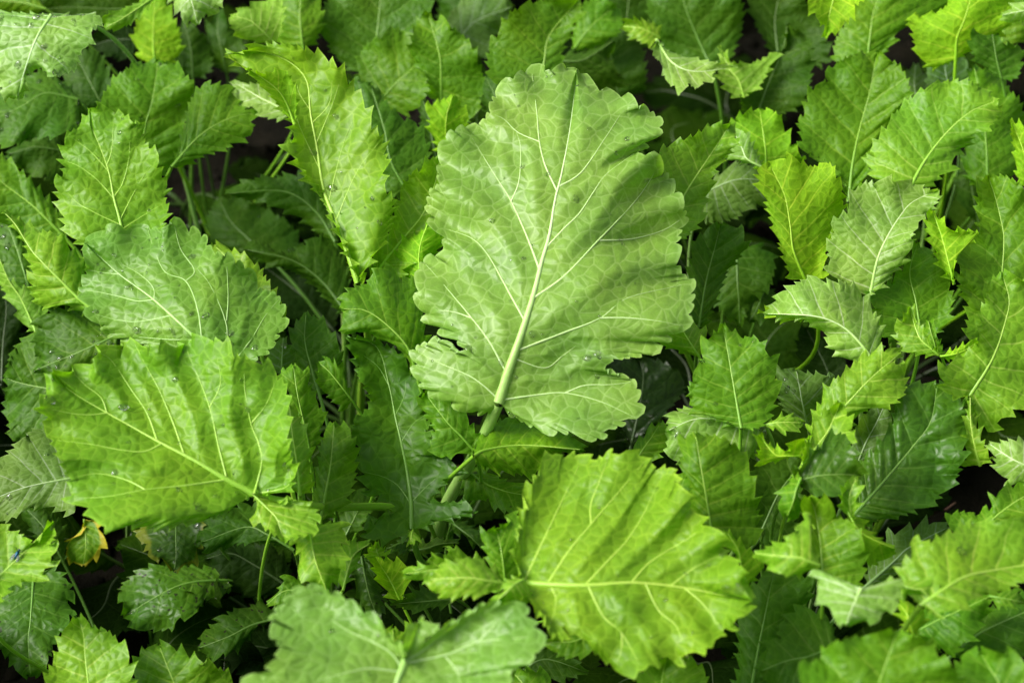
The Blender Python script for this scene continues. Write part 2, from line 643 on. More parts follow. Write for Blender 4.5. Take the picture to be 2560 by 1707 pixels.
    # larger side veins that the photograph lets one follow
    if veins:
        Gc, Dc = np.vstack(GG), np.concatenate(DD)
        for vp in veins:
            dd = np.linalg.norm(vp[:, None] - Gc[None], axis=2)
            k4 = np.argsort(dd, axis=1)[:, :4]
            wgt = 1 / (np.take_along_axis(dd, k4, 1) + 1e-5)
            dep = np.sum(Dc[k4] * wgt, 1) / wgt.sum(1)
            dep = np.convolve(np.pad(dep, 2, mode='edge'), np.ones(5) / 5, 'valid')
            q0 = to3d(vp)
            ln = np.sum(np.linalg.norm(np.diff(vp, axis=0), axis=1))
            sv = np.linspace(0, 1, len(vp))
            rv = opt["rib"] * (0.00018 + 0.0034 * ln) * (1 - sv) ** 0.9 + 0.00013
            Vt, Qt, al = tube(q0 + toward(q0) * (dep - rv * 0.42)[:, None], rv, 6)
            ov = mesh_obj("side_vein", Vt, Qt, M_RIB, o, attrs={"along": 0.52 - 0.2 * al})
            ov.color = (*color, 1)
    # stalk down to the crown of the plant
    if crown is not None:
        b0, t0 = Pm[0], Pm[0] - Pm[3]
        t0 /= np.linalg.norm(t0) + 1e-12
        ln = np.linalg.norm(b0 - crown)
        tc = (crown - b0) / (ln + 1e-9)
        if t0 @ tc < 0.6:
            t0 = t0 * 0.5 + tc + np.array([0, 0, 0.25])
            t0 /= np.linalg.norm(t0)
        c1 = b0 + t0 * ln * 0.33
        if opt["down"]:
            c1 = b0 + t0 * 0.012 + np.array([0, 0, -0.85 * b0[2]])
        c1[2] = max(c1[2], 0.012)
        c2 = crown + np.array([(b0[0] - crown[0]) * 0.15, (b0[1] - crown[1]) * 0.15, ln * 0.42])
        if opt["down"]:
            c2 = crown + np.array([0, 0, 0.02])
        s = np.linspace(0, 1, 22)[:, None]
        path = (1 - s) ** 3 * b0 + 3 * s * (1 - s) ** 2 * c1 + 3 * s * s * (1 - s) * c2 + s ** 3 * crown
        rs = (r0 + 0.00020) * (1 + 0.35 * s[:, 0])
        Vt, Qt, al = tube(path, rs, 8)
        st = mesh_obj("leaf_stalk", Vt, Qt, M_RIB, o, attrs={"along": 0.15 - 0.15 * al})
        st.color = (*color, 1)
    # rain drops
    nd = opt["drops"]
    if nd:
        Nn, vvv = SURF[key][1], SURF[key][2]
        ok = np.where((vvv > 0.06) & (vvv < 0.9))[0]
        pick = rng.choice(ok, min(nd, len(ok)), replace=False)
        dv, dq, o2 = [], [], 0
        sgn = -1.0 if opt["flip"] else 1.0
        for i in pick:
            n = Nn[i]
            t = np.cross(n, rng.normal(size=3))
            t /= np.linalg.norm(t) + 1e-9
            b = np.cross(n, t)
            r = 0.0006 + 0.0019 * rng.random() ** 3.0
            el = 1 + 0.6 * rng.random() ** 2
            dv.append(Vc[i] + r * (DROP_V[:, :1] * el * t + DROP_V[:, 1:2] * b + DROP_V[:, 2:] * n * 0.62))
            dq.append(DROP_Q + o2)
            o2 += len(DROP_V)
        w = mesh_obj("water_drops", np.vstack(dv), np.vstack(dq), M_WATER, o)
        w["kind"] = "stuff"
    return o


DEF = dict(pk=0.00032, down=0.0, fold=0.0, arch=0.004, corr=0.0022, ruf=0.0042, nz=0.0048, tipbend=0.0, tooth=0.0070, tamp=0.0032, nvseg=16, flip=0, round=0,
           dirt=0.0, gloss=0.0, yellow=0.0, rib=1.0, drops=0)
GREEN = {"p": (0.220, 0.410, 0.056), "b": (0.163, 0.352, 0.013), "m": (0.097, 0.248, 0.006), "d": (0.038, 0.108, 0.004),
         "k": (0.012, 0.035, 0.002), "y": (0.165, 0.385, 0.004), "g": (0.115, 0.225, 0.034), "e": (0.060, 0.165, 0.006),  # d, k: shade deep among the leaves is put into the colour
         "q": (0.145, 0.322, 0.034)}
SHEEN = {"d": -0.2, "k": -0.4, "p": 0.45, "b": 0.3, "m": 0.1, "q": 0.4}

# ------------------------------------------------------------------ the leaves seen in the photograph
# key plant tile height lean yaw colour options | midrib base->tip | one margin | other margin      (margins without base and tip)
LEAVES = """
H centre F .245 24 -4 p pk=.00015,fold=-.008,arch=.012,tipbend=-.012,ruf=.006,corr=.005,nz=.005,nvseg=34,drops=55,tooth=.0085,tamp=.0036,round=1,nv=5.6,rib=1.3 | 1145,925 1165,860 1200,760 1225,680 1245,600 1262,540 1275,460 1290,400 1310,290 1325,160 | 1143,943 1094,948 1034,927 1006,910 966,885 953,843 953,802 985,786 1012,780 1040,803 1082,812 1070,795 1038,775 1003,748 974,723 957,688 958,646 972,597 1025,572 1005,530 985,490 987,447 1008,420 1006,387 1017,327 1045,299 1104,281 1129,243 1136,214 1171,183 1220,157 1252,163 1294,156 | 1154,930 1198,965 1249,987 1312,994 1379,1008 1395,983 1428,978 1440,962 1463,948 1467,910 1454,873 1407,855 1385,842 1405,818 1442,822 1470,813 1500,805 1510,785 1540,775 1580,735 1592,660 1562,620 1555,575 1560,540 1575,490 1543,420 1510,370 1488,357 1463,352 1490,325 1521,287 1498,260 1470,243 1438,225 1403,214 1372,202 1344,183
L1 centre BL .215 34 6 b fold=.004,arch=.006,ruf=.006,corr=.012,nz=.006,nvseg=34,drops=40,tooth=.0085,tamp=.0036,nv=6,rib=1.2 | 1660,335 1480,240 1260,110 1050,0 ML:850,1345 700,1260 480,1130 335,1000 | 1640,345 1540,405 1440,460 1330,510 1200,528 1030,560 880,550 670,562 620,500 540,430 450,370 460,250 410,160 350,20 ML:295,1410 300,1310 248,1215 290,1110 | 1800,330 1930,250 1895,50 ML:1890,1290 1870,1090 1760,945 1620,915 1540,870 1480,800 1330,762 1200,785 1150,825 1050,812 950,820 850,792 760,805 650,850 610,930 520,945 440,985
Lq centre BL .195 30 20 b arch=.004,tooth=.0065 | 1655,335 1740,420 1810,500 1850,640 | 1690,440 1655,490 1700,530 1760,575 | 1780,350 1870,400 1915,360 2030,410 2095,470 2065,515 2080,570 1980,612
R1 centre BM .215 38 -6 b down=1,fold=.006,arch=.006,ruf=.006,corr=.011,nz=.0035,nvseg=34,drops=30,tooth=.0085,tamp=.0036,nv=5.6,rib=1.2 | 1185,915 1360,925 1620,930 1920,912 2247,945 BR:465,1030 | 1155,800 1132,690 1160,610 1158,520 1200,430 1200,325 1255,265 1292,160 1390,68 1460,88 1530,68 1615,78 1680,110 1760,48 1830,68 1890,52 2025,108 2060,170 2180,172 BR:80,420 150,500 260,580 285,690 400,795 450,920 | 1130,990 1200,1015 1290,1080 1350,1170 1365,1235 1470,1290 1520,1250 1560,1268 1640,1275 1680,1380 1755,1440 1815,1500 1970,1510 2025,1435 2090,1438 2135,1400 2220,1425 BR:80,1362 210,1358 225,1275 280,1225 355,1218 375,1155 415,1135
R1b centre BM .218 35 0 b tooth=.006,arch=.004 | 1080,920 940,895 830,880 580,890 | 1020,840 910,765 850,735 780,780 680,772 620,850 | 1060,960 920,990 830,1010 760,1015 680,1013 600,968
R1c centre BM .185 35 0 b tooth=.006 | 1040,890 860,850 700,820 415,855 | 960,790 870,745 720,690 690,740 590,740 570,790 460,800 | 900,930 700,930 500,900
R1d centre BM .185 25 20 m tooth=.007 | 1080,910 1060,750 1040,640 1020,560 | 1000,870 960,740 920,640 945,570 | 1200,850 1190,600 1165,430 1090,520
R1e centre BM .222 35 0 b tooth=.006 | 1200,890 1130,930 1080,980 1010,1040 | 1140,880 1060,905 1070,950 1020,1000 | 1260,1020 1200,1060 1100,1050
B1 centre BM .225 42 0 p down=1,fold=.012,arch=.002,corr=.003,nvseg=30,drops=22,tooth=.0088,tamp=.0036,round=1,rib=1.3 | 425,1425 395,1500 365,1580 300,1800 240,2000 | F:905,1470 860,1425 830,1400 790,1372 760,1358 700,1345 670,1360 648,1390 622,1420 635,1470 640,1500 600,1545 570,1575 620,1700 760,1750 | BM:412,1340 460,1280 490,1200 540,1142 590,1198 645,1212 760,1160 870,1100 960,1045 1100,1042 1180,1065 1245,1150 1335,1268 1285,1340 1285,1390 1225,1420 1205,1462 1120,1462 1070,1530 1120,1590 1000,1800 700,1980
C1 centre MM .205 18 12 m fold=-.01,arch=.006,corr=.003,nvseg=20 | 495,990 440,830 300,680 160,590 5,580 | 570,850 545,600 520,400 400,368 340,312 220,322 190,408 70,440 10,490 | 470,1010 430,890 340,800 260,770 130,725 5,745 20,680 5,620
C2 centre MM .165 25 8 e fold=.006,corr=.0045,gloss=.3,nvseg=24,nv=8,tamp=.0038 | BM:465,570 465,400 440,200 MM:400,1450 360,1280 320,1080 240,830 45,765 | BM:440,612 330,632 220,640 140,570 220,500 340,460 330,400 240,355 180,340 140,230 110,150 MM:118,1500 80,1430 88,1310 150,1270 190,1200 170,1110 110,1000 70,850 | BM:500,560 600,530 700,490 880,460 830,400 700,390 590,370 680,270 790,170 700,110 600,60 MM:640,1540 600,1400 580,1340 540,1200 540,1100 480,1000 400,880 250,790 120,770
C2b centre BM .12 40 0 d gloss=.4,tooth=.006 | 470,660 440,640 300,690 | 440,600 330,680 | 430,720 330,720
C2c centre BM .12 40 0 d gloss=.4,tooth=.006 | 470,700 560,690 650,660 775,650 | 560,650 680,620 | 560,740 680,680
C2d centre BM .15 30 0 b tooth=.006 | 475,570 465,610 460,660 | 445,590 450,640 | 510,600 490,650
C3 centre MM .172 22 10 m corr=.003,gloss=.2 | 870,1500 780,1400 700,1320 555,1130 | 850,1540 760,1520 670,1560 590,1480 612,1370 560,1280 515,1215 540,1140 | 900,1420 850,1310 790,1240 700,1150 610,1095
C4 centre MM .178 30 0 m fold=-.014,arch=-.004,corr=.003 | 875,1540 960,1500 1200,1470 1590,1500 | 900,1440 960,1400 1060,1290 1200,1310 1480,1380 1560,1450 | BM:880,100 930,160 1060,190 1180,205 1270,240 1290,170 1420,70 1560,70
C5 centre BM .135 36 0 m dirt=.6,corr=.003 | 820,175 960,270 1100,320 1250,345 | 900,150 1000,205 1100,245 1240,280 | 790,200 800,320 830,385 950,362 1000,415 1160,470 1220,400
C6 left F .165 18 14 m corr=.003 | 735,1200 750,1120 760,1060 768,970 | 718,1150 728,1080 738,1010 750,985 | 790,1160 815,1100 820,1030 803,985
C7 left ML .165 20 12 m corr=.003 | 2020,1500 1990,1350 1945,1150 1915,950 | 1930,1420 1900,1250 1870,1100 1830,990 | 2060,1480 2110,1340 2100,1220 2050,1150 2015,1010 1970,970
C8 left ML .185 20 6 b corr=.003 | 1960,1800 1940,1600 1910,1400 1890,1205 | 1860,1700 1840,1500 1840,1300 | 2045,1740 2025,1600 2040,1490 1985,1380 1960,1260 1915,1215
C9 left ML .15 18 0 e corr=.004 | 2090,1150 2030,950 1990,780 2000,605 | 1960,1050 1900,900 1890,780 1925,680 1960,640 | 2200,1050 2240,900 2200,790 2150,720 2110,660 2050,630
C9b left ML .16 18 0 g drops=6 | 1840,1015 1840,930 1845,850 1850,770 | 1780,980 1742,930 1755,870 1790,810 | 1900,980 1935,930 1900,870 1880,820
C10 left ML .16 18 20 m tooth=.006 | 2300,1180 2200,1050 2140,980 2085,935 | 2247,1230 2160,1170 2110,1120 2070,1010 | 2260,1060 2240,980 2150,900
L2 left ML .195 30 4 q fold=-.004,arch=.010,ruf=.006,corr=.006,nvseg=32,drops=60,tooth=.0085,tamp=.0036,round=1,nv=5.6,rib=1.1 | 1500,960 1290,780 1010,525 780,355 555,150 | 1340,960 1200,900 1060,855 900,805 740,765 680,710 590,620 560,540 522,460 560,370 562,280 | 1620,920 1755,850 1790,800 1858,660 1805,490 1700,450 1640,340 1500,240 1430,222 1370,190 1330,100 1230,55 1130,10 1050,80 960,35 860,58 740,38 615,98
L2b left ML .175 20 10 b tooth=.0065 | 1690,820 1600,500 1500,280 1400,165 | 1520,700 1430,500 1360,300 1360,200 | 1870,660 1790,470 1730,370 1690,300 1600,232 1500,178
Ma farleft ML .155 30 0 e drops=30,corr=.003 | 770,750 500,870 350,930 222,985 | 700,690 560,600 400,570 300,600 242,655 230,780 217,830 250,900 | 740,900 560,980 400,1010 290,1010
Mb farleft ML .135 25 -8 e corr=.005,nv=8 | 480,1130 250,1090 120,1060 30,1030 | 420,860 250,720 180,760 105,820 65,890 40,980 | 380,1480 200,1490 90,1460 70,1390 40,1280 20,1180 45,1120
Mc farleft BL .150 40 -6 g corr=.004,drops=10,nv=7 | 500,225 250,270 100,310 -80,380 | 440,60 380,-60 290,-100 170,-62 110,10 10,88 -60,150 -120,280 | 500,430 410,450 280,415 150,440 40,512 -40,480
T10 edgeleft TL .165 20 8 m corr=.004 | 440,1570 220,1350 0,1180 -90,1060 | 430,1450 345,1330 220,1200 115,1090 0,1005 -60,990 | 300,1620 60,1500 -80,1350 -150,1200
T11 edgeleft ML .190 22 0 b fold=-.014,corr=.004,nv=8 | 620,600 500,500 410,410 290,290 200,190 100,30 18,-58 | 570,470 548,270 460,180 400,110 290,70 200,40 110,-20 | 540,605 470,580 380,550 290,578 230,530 180,400 205,330 168,240 165,165 60,0
T12 edgeleft ML .15 15 0 e drops=10 | 200,480 130,250 70,80 10,-10 | 0,420 -80,250 -60,60 | 215,300 150,120 90,40
T13 edgeleft ML .15 20 0 b flip=1 | 240,740 140,520 60,400 -10,240 | 290,600 210,460 120,428 40,370 | 150,680 60,520 -10,400
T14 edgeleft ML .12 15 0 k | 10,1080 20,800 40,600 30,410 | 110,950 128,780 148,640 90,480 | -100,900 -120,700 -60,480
T1 topleft TL .270 18 0 p fold=-.006,corr=.003,drops=40,nvseg=22,nv=5.5,tipbend=-.006 | 335,100 245,240 175,420 110,640 | 150,92 -60,86 -240,180 -220,400 -60,560 50,642 | 480,115 650,95 640,170 600,220 590,300 520,335 500,440 360,502 290,458 235,452 180,495 158,632
T2 topleft TL .265 24 0 b tooth=.006,tamp=.002 | 1015,-20 850,90 770,140 685,185 | 980,-10 820,50 680,100 670,140 | 985,40 910,110 810,182 715,200
T3 topleft TL .265 10 0 p | 1220,-150 1240,-40 1265,60 1290,160 | 1080,-100 1110,0 1150,70 1200,132 | 1480,-80 1442,40 1430,90 1355,92 1310,140
T4 topleft TL .19 5 0 y flip=1 | 1010,430 1000,250 1005,100 1010,-60 | 920,390 890,330 875,240 900,100 930,0 | 1150,400 1180,250 1130,100 1080,-20
T5 topleft TL .23 10 0 b flip=1 | 1800,290 1700,190 1620,130 1510,110 | 1750,285 1600,260 1500,165 | 1850,150 1830,-10 1600,45
T5b topleft TL .2 5 0 m | 1980,320 1960,150 1960,20 1960,-120 | 1800,280 1750,100 1820,-60 | 2080,250 2110,100 2050,-80
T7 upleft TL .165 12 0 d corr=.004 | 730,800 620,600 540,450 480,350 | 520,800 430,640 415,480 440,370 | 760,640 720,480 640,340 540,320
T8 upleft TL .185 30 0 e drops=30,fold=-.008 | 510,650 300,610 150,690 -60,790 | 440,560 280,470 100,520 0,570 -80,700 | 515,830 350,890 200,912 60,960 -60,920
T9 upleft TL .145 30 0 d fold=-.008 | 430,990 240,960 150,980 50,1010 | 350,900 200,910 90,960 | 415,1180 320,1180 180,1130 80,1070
U2 upleft TL .215 18 0 b fold=.003,corr=.005,nvseg=24,nv=8,drops=8,tooth=.0072,tamp=.0038 | 810,1640 790,1470 745,1300 710,1120 650,950 600,830 588,710 | 640,1640 520,1600 450,1540 400,1440 378,1320 355,1190 415,1130 395,1040 408,950 440,880 520,815 560,760 | 930,1640 1040,1540 1100,1390 1080,1300 1105,1230 1060,1140 1040,1030 980,970 945,890 932,810 855,788 800,738 730,715 655,698
U3 upleft TL .19 14 6 m corr=.005,nv=8,nvseg=20,drops=10 | 930,1150 945,850 990,680 1020,500 1030,390 | 850,1100 720,850 650,690 685,610 720,540 760,500 830,450 870,410 960,408 | 1080,1140 1150,1040 1205,900 1215,800 1240,690 1270,600 1230,500 1160,430 1090,405
U4 upleft TL .205 20 6 m fold=-.004,corr=.004,nvseg=20 | 1120,1095 1280,910 1420,810 1560,755 1680,742 | 1180,950 1220,780 1262,620 1330,548 1400,548 1500,560 1545,660 1600,705 1655,715 | 1220,1082 1320,1020 1450,985 1540,940 1645,885 1640,830
U1 tall F .245 14 -2 b arch=.008,corr=.003,nvseg=30,drops=22,nv=7,tooth=.007,tamp=.0044,rib=.9 | 822,650 785,540 745,440 728,340 713,260 704,185 660,140 590,118 518,125 | 815,610 780,540 755,480 735,445 700,405 668,360 655,335 662,322 676,300 640,240 600,190 560,157 | 850,600 890,540 905,465 882,420 890,370 880,320 860,290 835,230 800,180 775,150 740,125 700,112 650,101 590,101 565,115
U1f tall TL .318 8 30 y flip=1,tooth=.007,tamp=.002,fold=.003 | 1925,815 1850,640 1740,530 1475,366 | 1880,760 1800,665 1700,555 1600,455 | 1932,740 1945,640 1905,520 1885,465 1800,465 1690,478 1600,440
U1s tall F .205 8 30 y flip=1,tooth=.006 | 824,665 800,570 780,510 745,435 | 812,635 790,570 762,500 | 838,645 828,595 800,525 775,470
U5 tall TL .215 30 0 p tooth=.0065,tamp=.0024 | 1900,760 1800,690 1700,640 1512,530 | 1870,620 1780,570 1690,550 1600,540 | 1860,778 1790,778 1700,760 1640,690 1580,715 1530,630
U6a tall TL .10 25 0 d drops=10 | 1750,1680 1600,1540 1500,1440 1430,1300 | 1600,1660 1420,1640 1355,1500 1362,1380 | 1960,1640 1900,1470 1720,1360 1550,1290
U6b tall TL .15 22 0 e fold=-.006,flip=0 | 2190,1580 2060,1380 1850,1250 1470,1265 | 2230,1450 2120,1250 1970,1140 1830,1150 1690,1160 1570,1190 | 2120,1560 1950,1425 1780,1345 1620,1305
U7 tall ML .135 25 0 d fold=-.008 | 2260,600 2100,400 1900,260 1595,190 | 2280,350 2200,130 2110,120 2060,105 1900,212 1780,190 1650,135 | 2200,590 2030,415 1900,330 1750,295 1640,240
U7b tall ML .08 30 0 k | 2180,720 2000,520 1880,420 1720,300 | 2200,560 2050,380 1850,290 | 2050,720 1850,620 1740,450
U8 tall TM .185 12 4 e corr=.004,nv=7,nvseg=20 | 430,1240 330,1050 290,850 200,560 | 300,1260 150,1000 60,800 80,520 | 500,1220 560,1100 585,960 560,900 500,800 430,785 310,680 270,600
U9 topmid TM .18 10 0 m corr=.003 | 255,670 370,540 460,460 560,340 | 170,640 110,480 150,320 260,240 400,190 | 400,745 520,690 590,560 590,420
U10 topmid TM .205 10 0 m corr=.003,nvseg=20 | 660,660 655,400 620,250 570,78 | 600,640 560,500 480,410 460,300 475,200 520,110 | 830,800 940,600 900,380 840,270 740,180 665,118 625,140
U11 topmid TM .20 5 0 y flip=1,tooth=.0065 | 700,1020 690,850 700,740 735,625 | 640,980 590,850 565,720 600,680 670,650 | 740,870 850,800 800,700 775,640
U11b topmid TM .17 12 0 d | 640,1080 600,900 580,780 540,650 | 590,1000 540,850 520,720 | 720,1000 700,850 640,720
U12 topmid TM .17 20 0 g | 750,320 850,170 950,110 1120,50 | 690,200 740,60 900,-40 1080,-60 | 880,370 970,355 1000,250 1080,190
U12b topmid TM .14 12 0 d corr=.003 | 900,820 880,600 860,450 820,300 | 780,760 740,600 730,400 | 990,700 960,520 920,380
T6 topmid F .19 8 0 e corr=.005,nv=8 | 855,180 868,60 876,-20 885,-110 | 790,150 742,80 748,0 780,-90 | 930,150 980,60 990,0 965,-90
U13 behind TM .215 8 4 m corr=.003,nvseg=20,fold=.004 | 1270,620 1330,420 1370,230 1560,0 | 1100,620 1000,540 960,400 985,270 1060,170 1105,100 1180,40 1300,8 1450,-20 | 1420,500 1450,400 1465,320 1520,205 1562,130 1582,40
U13b behind TM .185 10 0 d corr=.003 | 1080,820 1040,700 1000,600 940,490 | 960,760 925,640 | 1180,760 1150,620 1060,520
U14 behind TM .175 18 0 d fold=-.008 | 1430,400 1560,400 1650,360 1790,265 | 1500,340 1600,345 1700,300 | 1480,540 1650,600 1850,570 1830,480 1760,400 1790,340
U15 behind TM .17 8 0 m | 1520,340 1600,220 1700,120 1800,50 | 1530,180 1580,40 1700,-20 | 1720,290 1830,210 1850,150
U16 behind TM .20 10 0 b tooth=.005 | 2090,250 2000,200 1930,180 1845,175 | 2070,170 1960,128 1880,125 | 2010,288 1950,268 1895,250
V1 behind TM .205 14 4 b corr=.004,nv=8,nvseg=20 | MM:190,420 300,260 440,90 TM:540,1400 620,1200 655,1010 | MM:230,200 300,60 TM:310,1540 330,1440 350,1370 395,1245 430,1210 465,1130 520,1105 580,1045 | MM:360,400 480,260 TM:640,1530 720,1350 720,1150
V2 behind MM .205 6 0 y flip=1,tooth=.006 | 520,385 515,250 530,140 575,20 | 400,365 357,210 410,150 445,105 530,75 | 570,330 610,240 690,120 655,70
X17 topright F .235 32 0 p tooth=.006,tamp=.0018,ruf=.002,fold=.002 | 1508,92 1545,145 1600,165 1695,153 | 1535,118 1580,132 1640,142 | 1500,125 1522,150 1525,180 1545,195 1562,217 1582,193 1600,205 1615,190 1637,190 1642,165
Xa topright F .18 8 0 e corr=.004 | 1640,170 1590,60 1570,0 1560,-80 | 1540,125 1500,60 1490,-20 | 1690,110 1705,10 1650,-70
Xb topright TR .175 8 0 d corr=.003 | 640,350 620,150 640,0 660,-120 | 600,330 490,150 440,0 500,-100 | 960,420 945,190 880,110 830,20 780,-80
Xc topright TR .19 12 8 d fold=.006 | 490,780 590,520 670,330 702,160 | 400,700 420,540 500,440 620,350 690,290 | 780,700 860,500 865,380 850,260 760,200
Xc2 topright TR .195 8 0 b flip=1,tooth=.006 | 420,640 380,520 330,460 255,300 | 330,620 250,500 260,400 | 520,560 600,430 640,335 520,405 350,408
Xd topright TR .26 0 0 y flip=1,tooth=.007 | 1020,-140 1000,0 970,120 945,248 | 860,-100 820,-20 880,110 930,150 | 1200,-100 1150,60 1070,170
Xe topright2 TR .21 8 0 m corr=.003 | 1220,430 1240,250 1260,100 1310,-80 | 1080,420 1005,380 1030,230 1110,100 1180,-40 | 1380,300 1440,180 1540,90 1740,40 1720,-60
Xf topright2 TR .24 2 0 y flip=1,nvseg=20 | 1800,390 1810,250 1860,120 1920,-80 | 1630,445 1545,330 1500,170 1470,130 1700,70 1780,-20 | 1880,340 2000,270 2110,215 2155,150 2120,90 2200,30 2100,-60
Xg topright2 TR .25 10 0 p | 2400,80 2280,70 2200,80 2105,100 | 2280,0 2180,40 | 2300,135 2180,155
Xh topright2 TR .225 12 0 e | 2100,520 2070,400 2050,290 2030,172 | 1980,440 1900,340 1888,280 1905,212 1970,200 | 2200,510 2240,400 2235,320 2110,270 2065,205
Xi topright2 TR .19 12 0 g | 1760,580 1740,500 1730,440 1720,375 | 1620,540 1630,430 | 1890,540 1880,400 1800,365
Xj rightback TR .205 12 4 m corr=.005,nv=8,nvseg=22,fold=.003 | 1100,1320 1130,1050 1180,820 1240,600 1285,345 | 1050,1150 960,1060 800,980 790,890 768,790 808,740 820,640 880,555 950,545 945,480 1010,430 1080,380 1180,345 | 1200,1180 1310,920 1440,720 1500,600 1485,520 1435,430 1355,378
Xk rightback TR .22 16 0 b corr=.004,nv=8,nvseg=22 | 1500,1230 1600,1050 1740,870 1900,730 2070,660 | 1400,1220 1260,1150 1218,1020 1265,950 1288,900 1380,780 1420,720 1500,640 1650,550 1780,528 1900,530 2000,590 | 1620,1215 1785,1095 1790,1020 1870,960 1950,870 2005,845 2060,790 2105,750
Xl rightback TR .185 8 0 m corr=.003 | 2010,1250 2000,950 1970,680 1920,425 | 1860,1150 1870,960 1890,700 1890,500 | 2150,1170 2230,1000 2245,760 2215,650 2150,590 2120,520 2000,460
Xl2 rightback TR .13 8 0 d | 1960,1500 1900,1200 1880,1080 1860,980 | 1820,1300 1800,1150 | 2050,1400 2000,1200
Xm rightback TR .21 0 20 y flip=1 | 2300,1250 2260,1050 2220,920 2160,780 | 2200,1160 2190,1020 2165,880 | 2400,1100 2330,900
Xi2 rightback TR .17 12 0 g | 1560,720 1540,620 1530,540 1540,420 | 1440,660 1450,500 | 1620,620 1610,500
Xw midright TR .225 16 4 b corr=.004,nv=8,nvseg=20 | -80,1520 10,1310 80,1190 180,1040 330,812 | -160,1300 -150,1020 -60,940 50,900 120,868 200,812 | 20,1560 150,1440 160,1350 190,1280 240,1110 350,970 390,918
Xu1 midright TR .215 4 10 y flip=1,nvseg=24,corr=.003,nv=8 | MR:820,400 740,200 TR:720,1480 690,1300 640,1180 590,1085 | MR:720,360 660,200 610,50 TR:580,1400 520,1220 495,1110 | MR:940,370 950,220 1040,80 TR:1000,1500 1085,1340 1040,1290 1070,1240 1020,1140 970,1060 870,1090 700,1015
Xu2 midright TR .200 6 0 y flip=1,tooth=.0065 | 560,1110 560,1000 545,880 520,716 | 500,1100 430,1010 310,1010 345,860 325,800 420,735 | 700,1020 825,1045 765,985 715,890 660,790 612,722
Xu3 midright TR .208 30 0 p tooth=.006 | 540,1095 440,1040 400,960 345,850 | 420,1060 310,1020 330,920 | 520,1040 470,930 430,860
Xv midright TR .165 18 0 g fold=-.01,corr=.003 | 160,1260 330,1185 450,1170 600,1190 | 230,1150 350,1085 470,1080 560,1130 | 165,1440 270,1445 380,1420 480,1350 600,1350
Xx midright MR .175 14 10 e corr=.006,nv=8,nvseg=20 | 120,700 170,400 230,170 265,28 | 50,560 60,300 90,150 150,78 200,40 | 160,690 255,480 320,320 420,210 432,160 405,55 330,40
Xy midright MR .13 14 0 d corr=.003 | 370,190 375,400 385,540 390,690 | 300,230 240,400 235,530 280,610 335,650 | 520,165 615,260 600,400 565,470 440,560 425,650
Xy2 midright MR .125 16 0 d tooth=.006 | 560,440 520,540 490,600 450,665 | 480,500 435,600 | 640,500 610,600 520,665
Xq right MR .215 16 0 p corr=.005,nv=8,nvseg=24,fold=.003 | 1240,500 1290,260 1360,100 TR:1440,1410 1520,1320 1690,1240 | 1180,475 1080,412 1000,372 958,300 990,250 950,200 995,90 990,20 TR:1085,1370 1120,1280 1180,1210 1300,1175 1420,1175 1530,1200 1600,1230 | 1340,410 1425,310 1475,280 1510,180 1505,130 1562,50 1555,0 TR:1620,1390 1695,1300
Xr right MR .185 14 6 m corr=.004,nvseg=20,fold=.004 | 1575,760 1540,530 1500,340 1555,148 | 1470,760 1330,765 1280,660 1250,560 1240,460 1330,430 1400,370 1500,260 1520,180 | 1690,740 1770,600 1775,450 1740,330 1690,235 1635,195 1590,190
Xs right MR .205 24 -4 p fold=-.012,arch=.012,corr=.004,nvseg=24,nv=7,tipbend=-.01 | 1260,920 1180,810 1080,710 950,645 800,620 550,612 | 1320,800 1300,650 1250,560 1200,478 1120,430 1050,400 950,400 880,372 780,400 660,465 600,550 | 1130,935 1080,900 970,830 940,740 870,690 790,652 700,640 620,632
Xs2 right MR .190 10 0 y flip=1,tooth=.006 | 800,655 720,630 640,630 510,595 | 780,600 700,585 600,590 | 780,665 680,645 590,632
Xt right MR .10 20 0 k | 1000,1080 950,950 900,850 820,700 | 850,1040 780,900 760,760 | 1120,1020 1050,880 950,760
Xp right MR .205 8 -14 b tooth=.006,nvseg=14 | 1710,895 1640,840 1560,760 1498,568 | 1640,810 1580,700 1530,610 | 1630,875 1500,872 1420,800 1395,712 1450,645
Xp2 right MR .205 8 14 y flip=1,tooth=.006 | 1700,890 1780,880 1860,850 1945,795 | 1760,860 1830,820 1900,790 | 1740,905 1810,918 1880,895 1935,835
Xp3 right MR .175 8 10 m tooth=.006 | 1680,880 1660,800 1640,740 1620,655 | 1620,840 1585,740 | 1720,860 1680,740
Xn right MR .195 10 10 m corr=.004,nv=7,nvseg=22 | 2060,800 2105,330 2115,150 TR:2110,1500 2060,1290 2010,1145 | 1890,790 1870,560 1840,480 1803,370 1830,290 1808,250 1830,160 1930,100 1960,30 TR:1950,1480 1938,1370 1928,1260 1955,1190 | 2250,700 2400,400 2380,100 TR:2320,1350 2240,1220 2120,1150
Xo right MR .22 14 8 b corr=.005,nv=8,nvseg=26 | 1890,1150 2000,980 2065,850 2120,680 2150,520 2100,342 | 1760,1150 1695,1040 1710,955 1800,910 1940,800 1962,700 1955,600 1990,540 2010,450 2030,390 | 1920,1250 2005,1390 2080,1340 2100,1300 2190,1255 2340,1170 2440,900 2420,600 2320,430 2200,365
Xn2 right MR .21 4 -20 y flip=1 | 1790,420 1740,220 1700,80 1650,-60 | 1700,300 1640,150 1605,40 1610,-40 | 1800,200 1950,90 1830,60 1740,50 1700,0
Xz lower MR .205 20 2 m corr=.0055,nv=8,nvseg=24,drops=8 | 400,1360 350,1080 310,850 275,678 | 250,1310 60,1225 80,1160 55,1110 85,1000 150,940 130,900 150,790 210,757 250,710 | 540,1345 620,1210 650,1080 622,930 600,870 555,860 525,790 475,762 415,768 350,728
